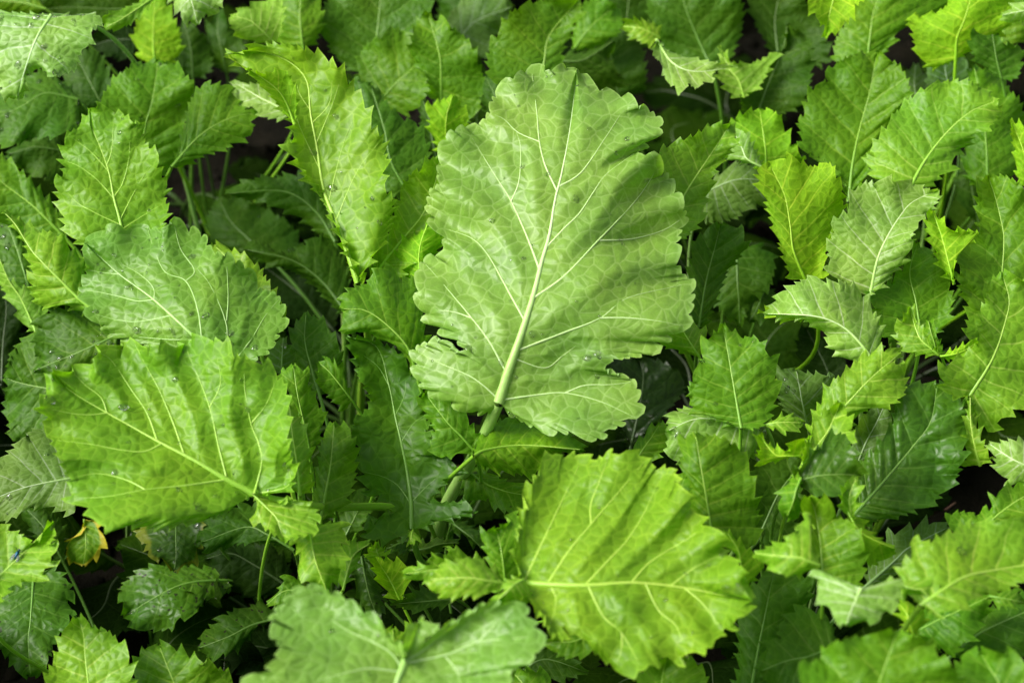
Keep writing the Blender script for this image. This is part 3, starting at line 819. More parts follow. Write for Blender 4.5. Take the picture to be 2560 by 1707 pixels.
Xaa lower MR .165 20 0 g arch=.01,fold=-.01,drops=18 | 840,1370 800,1200 780,1090 760,980 | 720,1290 640,1160 630,1000 660,965 | 920,1280 970,1160 1020,1020 900,1010
Xab lower MR .185 38 0 p fold=-.014,drops=14,gloss=.4 | 560,1345 300,1310 100,1300 -90,1380 | 400,1290 200,1240 0,1230 -70,1270 | 520,1440 470,1560 380,1640 150,1640 -60,1560
Xab2 lower MR .19 24 0 b tooth=.006 | 535,1340 620,1325 700,1320 795,1325 | 620,1300 700,1272 770,1285 | 620,1362 680,1392 785,1360
Xac lower MM .17 22 0 m corr=.004,tooth=.006 | 1900,1620 1990,1480 2040,1410 2090,1325 | 1880,1560 1910,1480 1965,1430 2015,1365 | 2000,1620 2110,1520 2210,1470 2190,1390 2140,1350
Xad lower MM .10 20 0 k drops=25,gloss=.6 | 1900,1480 1960,1200 1980,1000 1930,880 | 1850,1400 1790,1100 1750,900 | 2060,1320 2240,1130 2245,1040 2120,930
Xae lower MR .19 18 0 b | 130,900 60,790 20,720 0,630 | 20,860 -140,800 -100,700 | 150,820 165,740 110,690
Xzz lower BR .20 22 0 m corr=.006,nv=8,nvseg=24 | 220,640 165,320 130,120 100,-60 | 120,560 50,430 15,250 0,100 0,0 30,-40 | 470,695 512,560 512,400 492,290 462,180 430,90 345,0 250,-40
Xza lower BR .21 26 0 m tooth=.0065 | -60,450 -20,380 0,320 30,225 | -100,400 -60,280 | 10,400 70,290
Xbb lower2 MR .21 22 -2 b corr=.005,nv=8,nvseg=24 | 870,1420 1000,1300 1090,1200 1250,1030 1445,865 | 835,1360 860,1300 900,1200 990,1060 1110,960 1180,885 1280,850 1362,832 | 1000,1420 1130,1330 1200,1235 1380,1210 1475,1100 1465,955 1395,925
Xcc lower2 MR .17 20 8 g corr=.001,tamp=.001 | 1140,1640 1220,1440 1280,1330 1335,1210 | 1120,1480 1160,1330 1260,1220 | 1190,1620 1250,1540 1310,1460 1390,1370 1370,1260
Xdd lower2 MR .185 22 0 e corr=.006,nv=9,nvseg=28,gloss=.5 | BR:1130,480 1290,300 1400,170 1540,0 MR:1640,1310 1680,1070 | BR:1110,420 1160,200 1210,80 MR:1265,1490 1370,1350 1400,1230 1430,1130 1500,1065 1590,1060 | BR:1200,530 1370,490 1500,462 1640,400 1765,290 1825,190 1872,60 MR:1865,1490 1885,1360 1865,1290 1842,1180 1770,1085
Xee lower2 MR .195 6 -25 b tooth=.006 | BR:1960,150 1930,40 MR:1900,1330 1895,1145 | BR:1870,130 MR:1860,1500 1865,1300 | BR:2060,90 MR:2035,1560 1965,1400 1920,1250
Xff lower2 BR .195 30 0 p fold=-.006 | 2330,180 2200,120 2130,80 2020,5 | 2300,280 2220,258 2150,262 2090,205 2045,85 | 2300,40 2200,-20 2100,-10
Xii lower2 MR .215 20 0 b corr=.004 | 800,1600 900,1470 970,1370 1050,1190 | 800,1500 850,1400 930,1250 | 900,1560 1000,1500 1130,1440 1140,1380 1105,1270
Xhh lower2 MR .205 4 0 y flip=1,tooth=.006 | 790,1540 700,1540 620,1530 515,1400 | 840,1410 760,1440 690,1500 600,1475 | 720,1530 640,1570 540,1585 505,1530
Xgg lower2 BR .16 20 8 d corr=.004 | 540,560 640,340 740,200 900,20 | 440,560 470,300 500,140 690,70 800,60 | 560,730 700,630 775,500 790,380 830,200
Xjj lower2 BR .205 22 0 e gloss=.5,corr=.005,nv=7 | 755,255 900,215 1050,205 1190,212 | 740,180 830,110 950,-30 1080,-60 1140,40 1185,140 | 790,280 850,325 960,362 1060,335 1110,250
Xjf lower2 BR .21 14 -14 m tooth=.006 | 790,230 760,300 740,380 700,480 | 760,190 670,300 640,408 680,460 | 800,260 760,360 795,420 780,490
Xkk corner BR .20 18 6 m corr=.007,nv=8,nvseg=24 | 935,960 920,700 890,480 850,350 | 900,800 840,650 870,540 800,470 795,390 | 1160,935 1205,810 1225,700 1170,600 1125,520 1045,480 1000,405 950,365 890,352
Xll corner BR .195 12 0 y flip=1,tooth=.007 | 1080,420 1160,560 1240,620 1405,690 | 1150,490 1260,590 1350,650 | 1130,600 1190,700 1235,800 1340,765
Xll2 corner BR .205 8 -14 b tooth=.006 | 1130,520 1110,420 1110,340 1150,225 | 1070,440 1045,345 1075,260 | 1150,430 1175,300
Xmm corner BR .15 30 0 g corr=.003 | 1220,930 1400,770 1500,680 1750,550 | 1230,820 1340,660 1375,590 1500,550 1640,508 | 1350,910 1460,810 1600,710 1720,620
Xpp corner BR .235 26 0 b fold=-.006,tooth=.007,tamp=.0024 | 910,800 780,750 680,740 485,720 | 895,740 830,620 855,450 790,520 690,630 590,668 | 900,860 820,835 740,865 660,862 570,805 510,760
Xpr corner BR .245 36 0 p arch=-.002,fold=-.006,nvseg=22,corr=.003,tooth=.0085,tamp=.0022,ruf=.002 | 1185,945 1150,1020 1120,1090 1085,1188 | 1050,895 930,835 870,850 900,960 925,1060 985,1092 1020,1150 | 1300,930 1440,880 1445,1000 1410,1080 1330,1110 1290,1165 1190,1168
Xps corner BR .235 20 0 b tooth=.006 | 1430,920 1520,950 1580,960 1650,1035 | 1540,885 1660,875 1688,930 | 1470,990 1560,1000 1600,1030
Xxx corner BR .15 16 0 e corr=.003,nvseg=20 | 460,1640 510,1350 560,1100 615,815 | 360,1600 380,1400 368,1200 415,1000 500,890 | 580,1620 710,1220 850,1000 860,900 770,845
Xww corner BR .165 24 4 e corr=.003 | 1010,1320 850,1390 700,1420 522,1490 | 980,1150 820,1070 690,1130 630,1250 535,1340 | 960,1500 800,1620 650,1620 545,1520
Xyy corner BR .19 8 -10 y flip=1,tooth=.0065 | 440,930 400,800 380,700 305,580 | 410,870 390,720 270,660 | 545,810 480,720 380,630
Xnn bottomright BR .23 34 0 b corr=.0045,nv=8,nvseg=28,drops=6 | 1570,1060 1740,945 1870,870 2050,830 2247,800 2460,760 | 1500,980 1445,880 1440,790 1500,730 1512,650 1565,632 1640,640 1710,598 1800,560 1890,508 2000,510 2130,495 2247,520 2400,590 | 1600,1070 1680,1142 1740,1110 1850,1062 1960,1000 2100,972 2190,930 2260,900 2380,850
Xoo bottomright BR .18 24 0 m corr=.003 | 1880,640 2100,450 2230,360 2420,260 | 1780,600 1755,470 1880,450 1940,470 1990,425 2030,420 2045,345 2120,295 2260,240 | 2050,640 2250,560 2400,420
Xqq bottomright BR .195 8 0 y flip=1,tooth=.006 | 1530,1260 1500,1170 1480,1110 1430,1050 | 1470,1200 1430,1120 | 1610,1150 1570,1070 1500,1040
Xrr bottomright BR .175 34 0 m corr=.005,nv=8 | 1530,1240 1700,1150 1900,1060 2045,990 | 1560,1120 1750,1040 1900,980 | 1650,1310 1770,1382 1840,1350 1855,1310 1925,1260 1970,1190 2015,1100
Xss bottomright BR .155 36 0 e corr=.003 | 1760,1400 1930,1260 2080,1180 2400,1040 | 1850,1240 1980,1110 2110,1050 2280,980 | 1900,1400 2060,1400 2220,1390 2380,1280
Xtt bottomright BR .18 30 0 m tooth=.006 | 2020,1000 2090,1010 2150,1020 2245,1040 | 2100,968 2200,945 | 2060,1045 2150,1082
Xuu bottomright BR .21 24 0 m corr=.004 | 2200,1800 2080,1560 2010,1450 1960,1365 | 1900,1750 1790,1600 1795,1460 1840,1378 | 2380,1700 2330,1500 2190,1372 2070,1358
Xvv bottomright BR .235 30 0 m corr=.003,nvseg=22,tooth=.0085 | 1150,1900 1270,1650 1340,1450 1420,1228 | 860,1800 780,1580 790,1455 900,1410 950,1330 1050,1290 1200,1250 | 1600,1900 1880,1720 1835,1560 1775,1440 1675,1370 1645,1310 1545,1260
Y1 flyplant BL .165 34 -4 b fold=.010,corr=.004,nv=7 | -80,940 80,790 210,660 348,513 | -120,720 -20,540 80,575 165,610 220,650 290,570 | -20,1050 50,980 100,920 200,910 290,870 300,820 360,790 342,730 370,690 335,650 372,600 330,560
Y2 flyplant BL .10 24 0 e corr=.003,dirt=.7,gloss=.3,nv=6 | 220,860 200,1150 185,1300 200,1520 | 100,900 0,1000 -60,1200 0,1350 50,1400 80,1470 150,1510 | 350,820 430,870 445,920 492,970 442,1060 478,1110 440,1200 360,1290 330,1400 300,1450 260,1520
Y13 flyplant BL .09 14 0 d corr=.004 | 420,790 330,620 260,520 170,430 | 330,740 220,600 150,500 | 430,640 400,520 280,420
Y3 flyplant BL .135 18 0 b corr=.005,nv=8,nvseg=24 | 605,1780 560,1420 545,1250 510,1142 | 380,1750 295,1580 320,1470 368,1370 385,1245 465,1180 | 800,1780 872,1580 862,1430 822,1340 760,1280 700,1220 640,1212 580,1165
Y4 flyplant BL .125 26 0 m corr=.005,nv=8,nvseg=20 | 1240,1850 1150,1600 1090,1450 1040,1322 | 950,1800 860,1580 895,1400 950,1335 | 1580,1800 1530,1560 1400,1445 1280,1405 1180,1345 1105,1318
Y5 shade BL .085 10 0 m yellow=1,tooth=.0085 | 550,500 560,600 560,690 545,792 | 530,590 440,650 425,720 470,782 | 620,512 672,580 682,660 645,740 600,772
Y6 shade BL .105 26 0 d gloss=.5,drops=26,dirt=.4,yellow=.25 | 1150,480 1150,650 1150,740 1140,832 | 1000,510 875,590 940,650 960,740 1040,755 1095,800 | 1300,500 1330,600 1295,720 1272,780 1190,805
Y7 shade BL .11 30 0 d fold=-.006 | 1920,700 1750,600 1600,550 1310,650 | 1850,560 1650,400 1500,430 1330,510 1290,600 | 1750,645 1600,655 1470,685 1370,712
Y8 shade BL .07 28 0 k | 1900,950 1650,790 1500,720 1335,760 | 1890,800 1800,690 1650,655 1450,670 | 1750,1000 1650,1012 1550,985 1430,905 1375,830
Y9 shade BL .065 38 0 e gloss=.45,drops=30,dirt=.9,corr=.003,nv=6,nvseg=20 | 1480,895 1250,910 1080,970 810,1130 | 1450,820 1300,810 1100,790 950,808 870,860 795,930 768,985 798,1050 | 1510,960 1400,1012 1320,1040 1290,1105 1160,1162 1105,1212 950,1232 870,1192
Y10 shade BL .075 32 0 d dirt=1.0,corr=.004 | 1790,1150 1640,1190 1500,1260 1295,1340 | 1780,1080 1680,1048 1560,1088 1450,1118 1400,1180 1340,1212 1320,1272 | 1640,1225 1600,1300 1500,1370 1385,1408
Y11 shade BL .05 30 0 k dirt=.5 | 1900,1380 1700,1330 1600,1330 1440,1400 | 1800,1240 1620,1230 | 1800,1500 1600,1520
Y12 shade BL .10 24 0 m dirt=.3 | 1980,980 1900,960 1830,980 1745,1055 | 1950,880 1860,870 1830,940 | 1950,1040 1850,1070
Y14 shade BL .175 24 0 b corr=.004,dirt=.25 | 2020,560 2040,680 2070,800 2135,968 | 1900,610 1945,720 1955,850 2030,920 | 2200,510 2260,560 2245,680 2265,780 2220,860 2180,910
Z6 shade BM .155 26 0 b corr=.004,tooth=.006 | 20,960 60,800 100,720 195,655 | -20,850 20,680 80,630 | 60,870 135,770 120,700
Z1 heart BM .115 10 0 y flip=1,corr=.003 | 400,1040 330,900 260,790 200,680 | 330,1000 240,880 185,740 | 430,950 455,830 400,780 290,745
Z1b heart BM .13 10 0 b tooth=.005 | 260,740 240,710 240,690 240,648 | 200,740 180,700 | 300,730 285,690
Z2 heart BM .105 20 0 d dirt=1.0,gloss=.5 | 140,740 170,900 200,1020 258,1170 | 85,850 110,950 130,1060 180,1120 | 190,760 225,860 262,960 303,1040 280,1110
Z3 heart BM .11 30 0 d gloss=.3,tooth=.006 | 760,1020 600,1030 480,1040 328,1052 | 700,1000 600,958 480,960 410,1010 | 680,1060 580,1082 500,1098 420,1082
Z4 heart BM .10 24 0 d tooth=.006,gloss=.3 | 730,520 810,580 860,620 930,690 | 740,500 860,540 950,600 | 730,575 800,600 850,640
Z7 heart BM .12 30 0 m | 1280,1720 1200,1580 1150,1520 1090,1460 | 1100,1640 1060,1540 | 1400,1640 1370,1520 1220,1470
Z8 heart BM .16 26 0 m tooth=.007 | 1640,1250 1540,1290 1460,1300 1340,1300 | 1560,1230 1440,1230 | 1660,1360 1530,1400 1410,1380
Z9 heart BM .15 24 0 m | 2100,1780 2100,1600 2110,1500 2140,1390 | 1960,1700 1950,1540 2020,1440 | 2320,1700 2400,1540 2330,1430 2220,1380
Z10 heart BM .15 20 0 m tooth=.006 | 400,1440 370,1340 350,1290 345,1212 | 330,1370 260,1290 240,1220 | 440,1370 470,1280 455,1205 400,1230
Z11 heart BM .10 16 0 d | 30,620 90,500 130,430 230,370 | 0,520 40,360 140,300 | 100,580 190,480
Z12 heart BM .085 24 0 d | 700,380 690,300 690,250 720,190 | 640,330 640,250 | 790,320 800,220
Z13 heart BM .09 30 0 d | 1200,1480 1300,1420 1400,1420 1620,1500 | 1250,1380 1400,1350 1530,1400 | 1300,1520 1450,1540
K1 topleft TL .15 10 0 d | 1260,520 1250,350 1230,250 1200,130 | 1150,450 1120,300 | 1380,450 1350,250
K2 topleft TL .17 10 0 k | 900,260 780,260 700,270 610,300 | 860,170 700,160 620,220 | 860,380 740,380 640,340
K3 topleft TL .18 15 0 d | 950,60 700,60 500,50 250,60 | 800,-60 500,-80 300,-30 | 850,120 600,130 350,110
K4 topleft TL .2 10 0 m | 300,60 150,20 50,10 -100,0 | 200,-80 0,-100 | 200,110 0,100
K5 topleft TL .15 10 0 d | 1480,480 1440,300 1420,200 1430,60 | 1380,400 1340,200 | 1600,420 1560,220
K6 topright F .16 8 0 d | 1430,120 1440,40 1445,-10 1450,-70 | 1380,90 1370,0 | 1500,100 1510,0
K8 topright2 F .17 8 0 m | 2300,110 2310,50 2320,0 2330,-60 | 2250,80 2240,0 | 2370,80 2400,0
K9 behind F .15 8 0 d | 1420,230 1410,160 1400,110 1400,40 | 1350,200 1350,100 | 1480,200 1470,100
K10 topmid F .14 8 0 d | 1090,120 1080,40 1070,0 1060,-60 | 1020,80 1010,0 | 1130,80 1120,0
"""

# plant -> ground position in the picture (or None: below its leaf bases), label
PLANTS = {
    "centre": ("F:1015,1362", "largest mustard plant, its broad pale leaf upright in the middle of the picture"),
    "left": (None, "mustard plant with a wide droplet-covered leaf behind the big left yellow-green leaf"),
    "farleft": (None, "dark mustard plant whose wet shaded leaves show left of the big droplet-covered leaf"),
    "edgeleft": (None, "mustard plant at the left edge with a puckered leaf folded along its midrib"),
    "topleft": (None, "mustard plant in the top left corner with a pale wet leaf arching down"),
    "upleft": (None, "mustard plant at upper left with an upright sharply toothed bright green leaf"),
    "tall": (None, "mustard plant with a tall narrow leaf whose tip folds over, left of centre"),
    "topmid": (None, "mustard plant at the top with upright leaves right of the tall folded leaf"),
    "behind": (None, "mustard plant directly behind the largest upright leaf, tips showing above it"),
    "topright": (None, "dark mustard plant at the top right of centre with one drooping pale leaf edge"),
    "topright2": (None, "mustard plant in the top right corner with a glowing backlit yellow leaf"),
    "rightback": (None, "mustard plant at upper right with two large upright leaves side by side"),
    "midright": (None, "mustard plant right of the largest leaf with a curled translucent yellow-green leaf"),
    "right": (None, "mustard plant at the right edge with a pale arching leaf over a dark gap"),
    "lower": (None, "mustard plant right of centre with a broad upright puckered leaf and a smooth drooping leaf"),
    "lower2": (None, "mustard plant at lower right with a glossy dark oval leaf"),
    "corner": (None, "mustard plant at lower right whose pale leaf bends down in a saddle"),
    "bottomright": (None, "mustard plant in the bottom right corner with a long bright horizontal leaf"),
    "flyplant": (None, "mustard plant in the bottom left corner carrying a small blue fly"),
    "shade": (None, "low wet mustard plant in the shade under the big left leaf, one leaf yellowing"),
    "heart": (None, "young mustard plant with small shaded leaves between the lowest large leaves"),
}
LEAF_LABEL = {
    "H": "broad pale upright leaf with a white midrib and rain drops",
    "L1": "big yellow-green leaf with folds along its side veins",
    "R1": "big bright leaf with a horizontal midrib and bulging veins",
    "B1": "pale smooth leaf split into two halves at the bottom edge",
    "L2": "wide grey-green leaf covered in rain drops",
    "U1": "tall narrow leaf with its tip folded over",
    "Y5": "small leaf with a yellowed margin",
    "Xdd": "glossy dark oval leaf with a fine vein net",
    "Xf": "backlit yellow leaf seen from below",
    "Xu1": "curled yellow-green leaf seen from below",
    "Xpr": "pale leaf bending down in a saddle",
    "C2": "dark glossy lobed leaf with a sunken midrib",
    "Xs": "pale leaf arching over a dark gap",
    "T1": "pale wet leaf arching down from the top left corner",
}

# side veins that can be followed one by one
VEINS = {
    "H": """HC:1172,868 1300,780 1440,580 1530,440
HC:1160,890 1090,740 1055,600 1040,430 1012,200
HC:1055,600 930,545 850,470 790,440
HC:1050,1350 980,1150 890,950 810,820 740,710 660,580
HC:890,950 935,830 945,640 920,540
HC:1110,1230 1200,1110 1290,1020 1370,900 1450,790 1610,670
HC:1060,1530 1200,1390 1400,1180 1590,980 1690,850 1750,740
HC:1400,1180 1600,1170 1780,1120 1880,1060
MM:1190,870 1450,740 1700,640 1880,510 2230,425
MM:1700,640 1880,640 2080,660 2230,690
MM:1175,915 1335,965 1450,890 1550,815
MM:1060,1180 1300,1140 1470,1130 1700,1185 1930,1290
MM:1470,1130 1600,1080 1760,1075 1900,1060
MM:1200,665 1130,520 1060,390 960,220 860,120 700,60
MM:1068,1000 980,800 860,640 760,520 640,380 560,290
MM:860,640 740,600 620,590 560,600
MM:1000,1165 930,1075 830,1010 640,930 510,860""",
    "L1": """BL:1480,240 1200,280 950,305 700,350 480,362
BL:950,305 820,240 640,200 480,225
ML:1050,1475 940,1512 780,1500 600,1465 380,1440
BL:1495,225 1430,30 ML:1370,1225 1290,1010 1225,860
ML:1370,1225 1440,1070 1420,900
ML:1215,1520 1130,1320 1040,1110 960,960 880,810
ML:1030,1440 960,1260 860,1110 730,920 655,870
BL:1720,335 1710,130 1690,0 ML:1640,1330 1600,1110 1595,950
ML:1640,1330 1740,1200 1800,1050
BL:1735,345 1880,280 1885,130
ML:700,1262 600,1272 480,1265 330,1235
ML:700,1262 660,1160 560,1080 480,1000""",
    "L2": """ML:1005,520 900,530 780,500 640,470 540,458
ML:1290,785 1100,780 950,768 760,752
ML:1100,640 940,660 800,660 620,615
ML:1330,800 1290,580 1215,400 1080,340 1000,170 965,50
ML:1215,400 1270,330 1180,190 1140,40
ML:1480,900 1485,760 1460,620 1370,420 1290,320
ML:1480,660 1490,500 1480,260
ML:1550,950 1640,780 1730,630 1830,510
ML:1010,525 1000,440 920,360 800,290
ML:780,355 680,345 570,325""",
    "R1": """BM:1200,905 1290,720 1440,400 1560,150
BM:1355,910 1500,700 1640,530 1830,310 1990,120
BM:1640,530 1640,400 1700,240 1750,100
BM:1600,910 1740,780 1880,630 1990,450 2080,250
BM:1905,905 2000,800 2110,720 2247,640 BR:180,540
BM:2160,930 2240,870 BR:120,800 290,720
BM:1370,935 1410,1010 1400,1110 1365,1190
BM:1620,945 1720,1130 1840,1240 1960,1450
BM:1840,1240 1840,1340 1800,1470
BM:1990,940 2080,1090 2200,1200 2270,1400
BM:2247,960 BR:150,1050 260,1200""",
    "B1": """BM:385,1490 200,1470 80,1490 0,1510 -150,1550
BM:400,1470 330,1370 200,1290 60,1230 -60,1150
BM:425,1440 700,1380 900,1300 1100,1280 1280,1262
BM:690,1395 760,1480 790,1580
BM:460,1420 560,1340 640,1270 700,1215
BM:900,1300 1000,1200 1080,1110""",
    "U1": """TL:2190,1310 2200,1100 2247,930 2300,800
F:788,500 820,395 868,330
TL:2090,1110 1980,880 1940,780
TL:2080,800 2150,680 2170,520
F:725,330 760,250 780,190
TL:2028,720 1960,620 1940,560""",
    "U2": """TL:790,1470 640,1400 500,1320 400,1200
TL:745,1300 640,1180 520,1090 420,1050
TL:710,1120 590,990 470,900
TL:780,1440 880,1250 980,1080
TL:745,1290 800,1200 840,1050 850,880
TL:700,1080 730,980 740,800
TL:800,1500 950,1400 1070,1330""",
    "C2": """BM:465,400 380,280 280,220 160,190
BM:470,390 560,290 640,220
MM:360,1280 420,1150 430,1050
MM:400,1450 480,1330 560,1270
MM:320,1080 250,960 150,880""",
}

# ------------------------------------------------------------------ soil
g_rng = np.random.default_rng(5)
near = np.linspace(-1.2, 1.2, 161)
far = np.concatenate([[-60, -20, -8, -3], near, [3, 8, 20, 60]])
gx, gy = np.meshgrid(far, far + 0.35, indexing="ij")
ns = [(smooth_noise(g_rng, 0.30), 0.008), (smooth_noise(g_rng, 0.09), 0.004), (smooth_noise(g_rng, 0.035), 0.0022)]
gz = sum(a * f(gx, gy) for f, a in ns) - 0.006
gz = np.where((np.abs(gx) < 1.3) & (np.abs(gy - 0.35) < 1.3), gz, -0.006)
gi = np.arange(gx.size).reshape(gx.shape)
gq = np.stack([gi[:-1, :-1], gi[1:, :-1], gi[1:, 1:], gi[:-1, 1:]], -1).reshape(-1, 4)
ground = mesh_obj("ground", np.stack([gx, gy, gz], -1).reshape(-1, 3), gq, M_SOIL)
ground["kind"] = "structure"
ground["label"] = "dark moist garden soil under the plants"

# crumbs of soil
cv, cq, co = [], [], 0
cube = np.array([(x, y, z) for x in (-1, 1) for y in (-1, 1) for z in (-1, 1)], float)
cube_q = np.array([(0, 1, 3, 2), (4, 6, 7, 5), (0, 4, 5, 1), (2, 3, 7, 6), (0, 2, 6, 4), (1, 5, 7, 3)])
for _ in range(2600):
    r = 0.0012 + 0.006 * g_rng.random() ** 3
    p = np.array([g_rng.uniform(-0.55, 0.55), g_rng.uniform(-0.25, 1.0), 0])
    p[2] = float(sum(a * f(p[0], p[1]) for f, a in ns)) - 0.006 + r * 0.3
    Q, _r = np.linalg.qr(g_rng.normal(size=(3, 3)))
    cv.append(p + (cube * g_rng.uniform(0.5, 1, (8, 3)) * r) @ Q.T)
    cq.append(cube_q + co)
    co += 8
crumbs = mesh_obj("soil_crumbs", np.vstack(cv), np.vstack(cq), M_SOIL, smooth=False)
crumbs["kind"] = "stuff"
crumbs["label"] = "loose dark soil crumbs lying on the bed"
crumbs["category"] = "soil"

# ------------------------------------------------------------------ traced leaves
specs = []
for line in LEAVES.strip().splitlines():
    head, mid, sa, sb = [x.strip() for x in line.split("|")]
    h = head.split()
    key, plant, tile, hz, lean, yaw, colr = h[:7]
    opt = dict(DEF)
    if len(h) > 7:
        for kv in h[7].split(","):
            k, v = kv.split("=")
            opt[k] = type(DEF.get(k, 0.0))(float(v)) if k in ("nvseg", "flip", "round", "drops") else float(v)
    specs.append((key, plant, tile, float(hz), float(lean), float(yaw), colr, opt, mid, sa, sb))

frames = {}
for key, plant, tile, hz, lean, yaw, colr, opt, mid, sa, sb in specs:
    mp = parse(mid, tile)
    fm, _ = curve(mp)
    a = fm(np.array([0.5]))[0]
    A = at_height(a, hz + 0.06 * min(1.0, max(0.0, (hz - 0.08) / 0.08)))
    le, ya = math.radians(lean), math.radians(yaw)
    n = C_B * math.cos(le) + C_U * math.sin(le)
    e1 = C_R * math.cos(ya) - n * math.sin(ya)
    n = n * math.cos(ya) + C_R * math.sin(ya)
    e2 = np.cross(n, e1)
    frames[key] = (A, n, e1, e2)


def to_plane(px, fr):
    A, n, e1, e2 = fr
    d = ray(px)
    P = CAM + d * (((A - CAM) @ n) / (d @ n))[..., None]
    q = P - A
    return np.stack([q @ e1, q @ e2], -1)


def plane3d(fr):
    A, n, e1, e2 = fr
    return lambda xy: A + xy[..., 0:1] * e1 + xy[..., 1:2] * e2


def to_cam(P):
    d = CAM - P
    return d / np.linalg.norm(d, axis=-1)[..., None]


bases = {}
for s in specs:
    fr = frames[s[0]]
    b = plane3d(fr)(to_plane(parse(s[8], s[2])[:1], fr))[0]
    bases.setdefault(s[1], []).append(b)

plants, crowns = {}, {}
for name, (gp, label) in PLANTS.items():
    if gp:
        c = at_height(parse(gp, "F")[0], 0.0)
    else:
        c = np.mean(bases[name], axis=0) + np.array([0, 0.05, 0])
    c = np.array([c[0], c[1], 0.0])
    e = bpy.data.objects.new("mustard_plant", None)
    COL.objects.link(e)
    e.empty_display_size = 0.03
    e["label"] = label
    e["category"] = "mustard plant"
    e["group"] = "mustard plants in the bed"
    plants[name], crowns[name] = e, c

FLAPS = set('U1f U1s Xp2 Xp3 Xn2 Xs2 Xhh Xqq Xyy Xll Xll2 Xc2 V2 U11 U16 Xu2 Xu3 Xjf Xps Xab2 C2d Z1b R1e Xee'.split())      # folded-over pieces of a leaf
NO_STALK = FLAPS | set('Lq R1b R1c Y5 T2 T3 Xd Xg X17 Xpr Xpp Xff Xoo'.split())                       # stalk out of sight
CREASE = {"H": [("F", "1262,600", "1470,352", 1, 0.034, 0.017)]}

for i, (key, plant, tile, hz, lean, yaw, colr, opt, mid, sa, sb) in enumerate(specs):
    fr = frames[key]
    rng = np.random.default_rng(1000 + sum(ord(c) * 31 ** j for j, c in enumerate(key)) % 99991)
    m2 = to_plane(parse(mid, tile), fr)

    def rows(txt):
        parts = [x.strip() for x in txt.split(";")]
        if len(parts) == 1:
            return [(to_plane(parse(parts[0], tile), fr), 0.0)]
        return [(to_plane(parse(parts[0], tile), fr), 0.0), (to_plane(parse(parts[1], tile), fr), float(parts[2]))]
    opt["_seed"] = rng.uniform(-3, 3, 3)
    opt["_crease"] = []
    opt["_veins"] = [to_plane(parse(v, tile), fr) for v in VEINS.get(key, "").splitlines() if v.strip()]
    for (tl, p, q, sgn, w, amp) in CREASE.get(key, []):
        P, Q = to_plane(parse(p, tl), fr)[0], to_plane(parse(q, tl), fr)[0]
        opt["_crease"].append((P, Q, -sgn, w, amp))
    base = np.array(GREEN[colr])
    if opt['fold'] == 0.0:
        opt['fold'] = rng.uniform(-0.009, 0.006)
    opt['gloss'] = opt['gloss'] or SHEEN.get(colr, 0.0)
    if key in FLAPS:
        opt['name'] = 'leaf_flap'
    col = base * rng.uniform(0.93, 1.07) * np.array([rng.uniform(0.93, 1.07), 1.0, rng.uniform(0.9, 1.1)])
    crown = crowns[plant] + np.array([rng.normal() * 0.006, rng.normal() * 0.006, 0.0])
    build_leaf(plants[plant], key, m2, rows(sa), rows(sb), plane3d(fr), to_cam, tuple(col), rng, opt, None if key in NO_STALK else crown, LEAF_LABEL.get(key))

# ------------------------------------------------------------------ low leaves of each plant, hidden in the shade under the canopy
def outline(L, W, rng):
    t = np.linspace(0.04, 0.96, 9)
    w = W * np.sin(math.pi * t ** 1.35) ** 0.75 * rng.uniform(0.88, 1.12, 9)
    return np.stack([w, t * L], -1)


def low_leaf(plant, crown, az, L, W, inc, stalk, col, rng, **kw):
    opt = dict(DEF)
    opt.update(corr=0.002, nz=0.004, ruf=0.004, nvseg=8, tooth=0.010, tamp=0.003, _seed=rng.uniform(-3, 3, 3), _crease=[], _veins=[])
    opt.update(kw)
    out = np.array([math.sin(az), math.cos(az), 0.0])
    e2 = out * math.cos(inc) + np.array([0, 0, math.sin(inc)])
    e1 = np.array([math.cos(az), -math.sin(az), 0.0])
    n = np.cross(e1, e2)
    A = crown + out * (stalk * 0.6 + kw.get("spread", 0.0)) + np.array([0, 0, stalk * 0.75 + 0.012])
    m = np.stack([rng.normal(size=5) * 0.002 * np.arange(5), np.linspace(0, L, 5)], -1)
    o = outline(L, W, rng)
    o2 = outline(L, W, rng)
    o2[:, 0] *= -1
    build_leaf(plant, "low", m, [(o, 0.0)], [(o2, 0.0)], lambda xy: A + xy[..., 0:1] * e1 + xy[..., 1:2] * e2,
               lambda P: np.broadcast_to(n, P.shape), col, rng, opt, crown)


f_rng = np.random.default_rng(77)
BACK = ("topleft", "upleft", "tall", "topmid", "behind", "topright", "topright2", "rightback", "midright")
TOP = ("topleft", "topmid", "behind", "topright", "topright2")
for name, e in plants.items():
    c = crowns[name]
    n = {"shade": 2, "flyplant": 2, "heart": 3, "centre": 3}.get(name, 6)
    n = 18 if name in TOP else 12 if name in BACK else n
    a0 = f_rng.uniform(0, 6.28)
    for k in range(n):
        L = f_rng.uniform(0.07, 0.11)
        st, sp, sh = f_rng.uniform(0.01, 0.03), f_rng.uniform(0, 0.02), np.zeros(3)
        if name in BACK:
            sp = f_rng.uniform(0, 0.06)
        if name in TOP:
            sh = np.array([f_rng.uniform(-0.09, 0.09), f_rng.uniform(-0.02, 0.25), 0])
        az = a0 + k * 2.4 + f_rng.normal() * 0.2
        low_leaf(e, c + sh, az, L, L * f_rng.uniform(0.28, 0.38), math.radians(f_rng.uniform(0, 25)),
                 st, tuple(np.array(GREEN[f_rng.choice(["d", "k"])]) * f_rng.uniform(0.35, 0.6)), f_rng, arch=0.012, spread=sp, gloss=-0.6)  # shade of the gaps is painted in by darkening the green

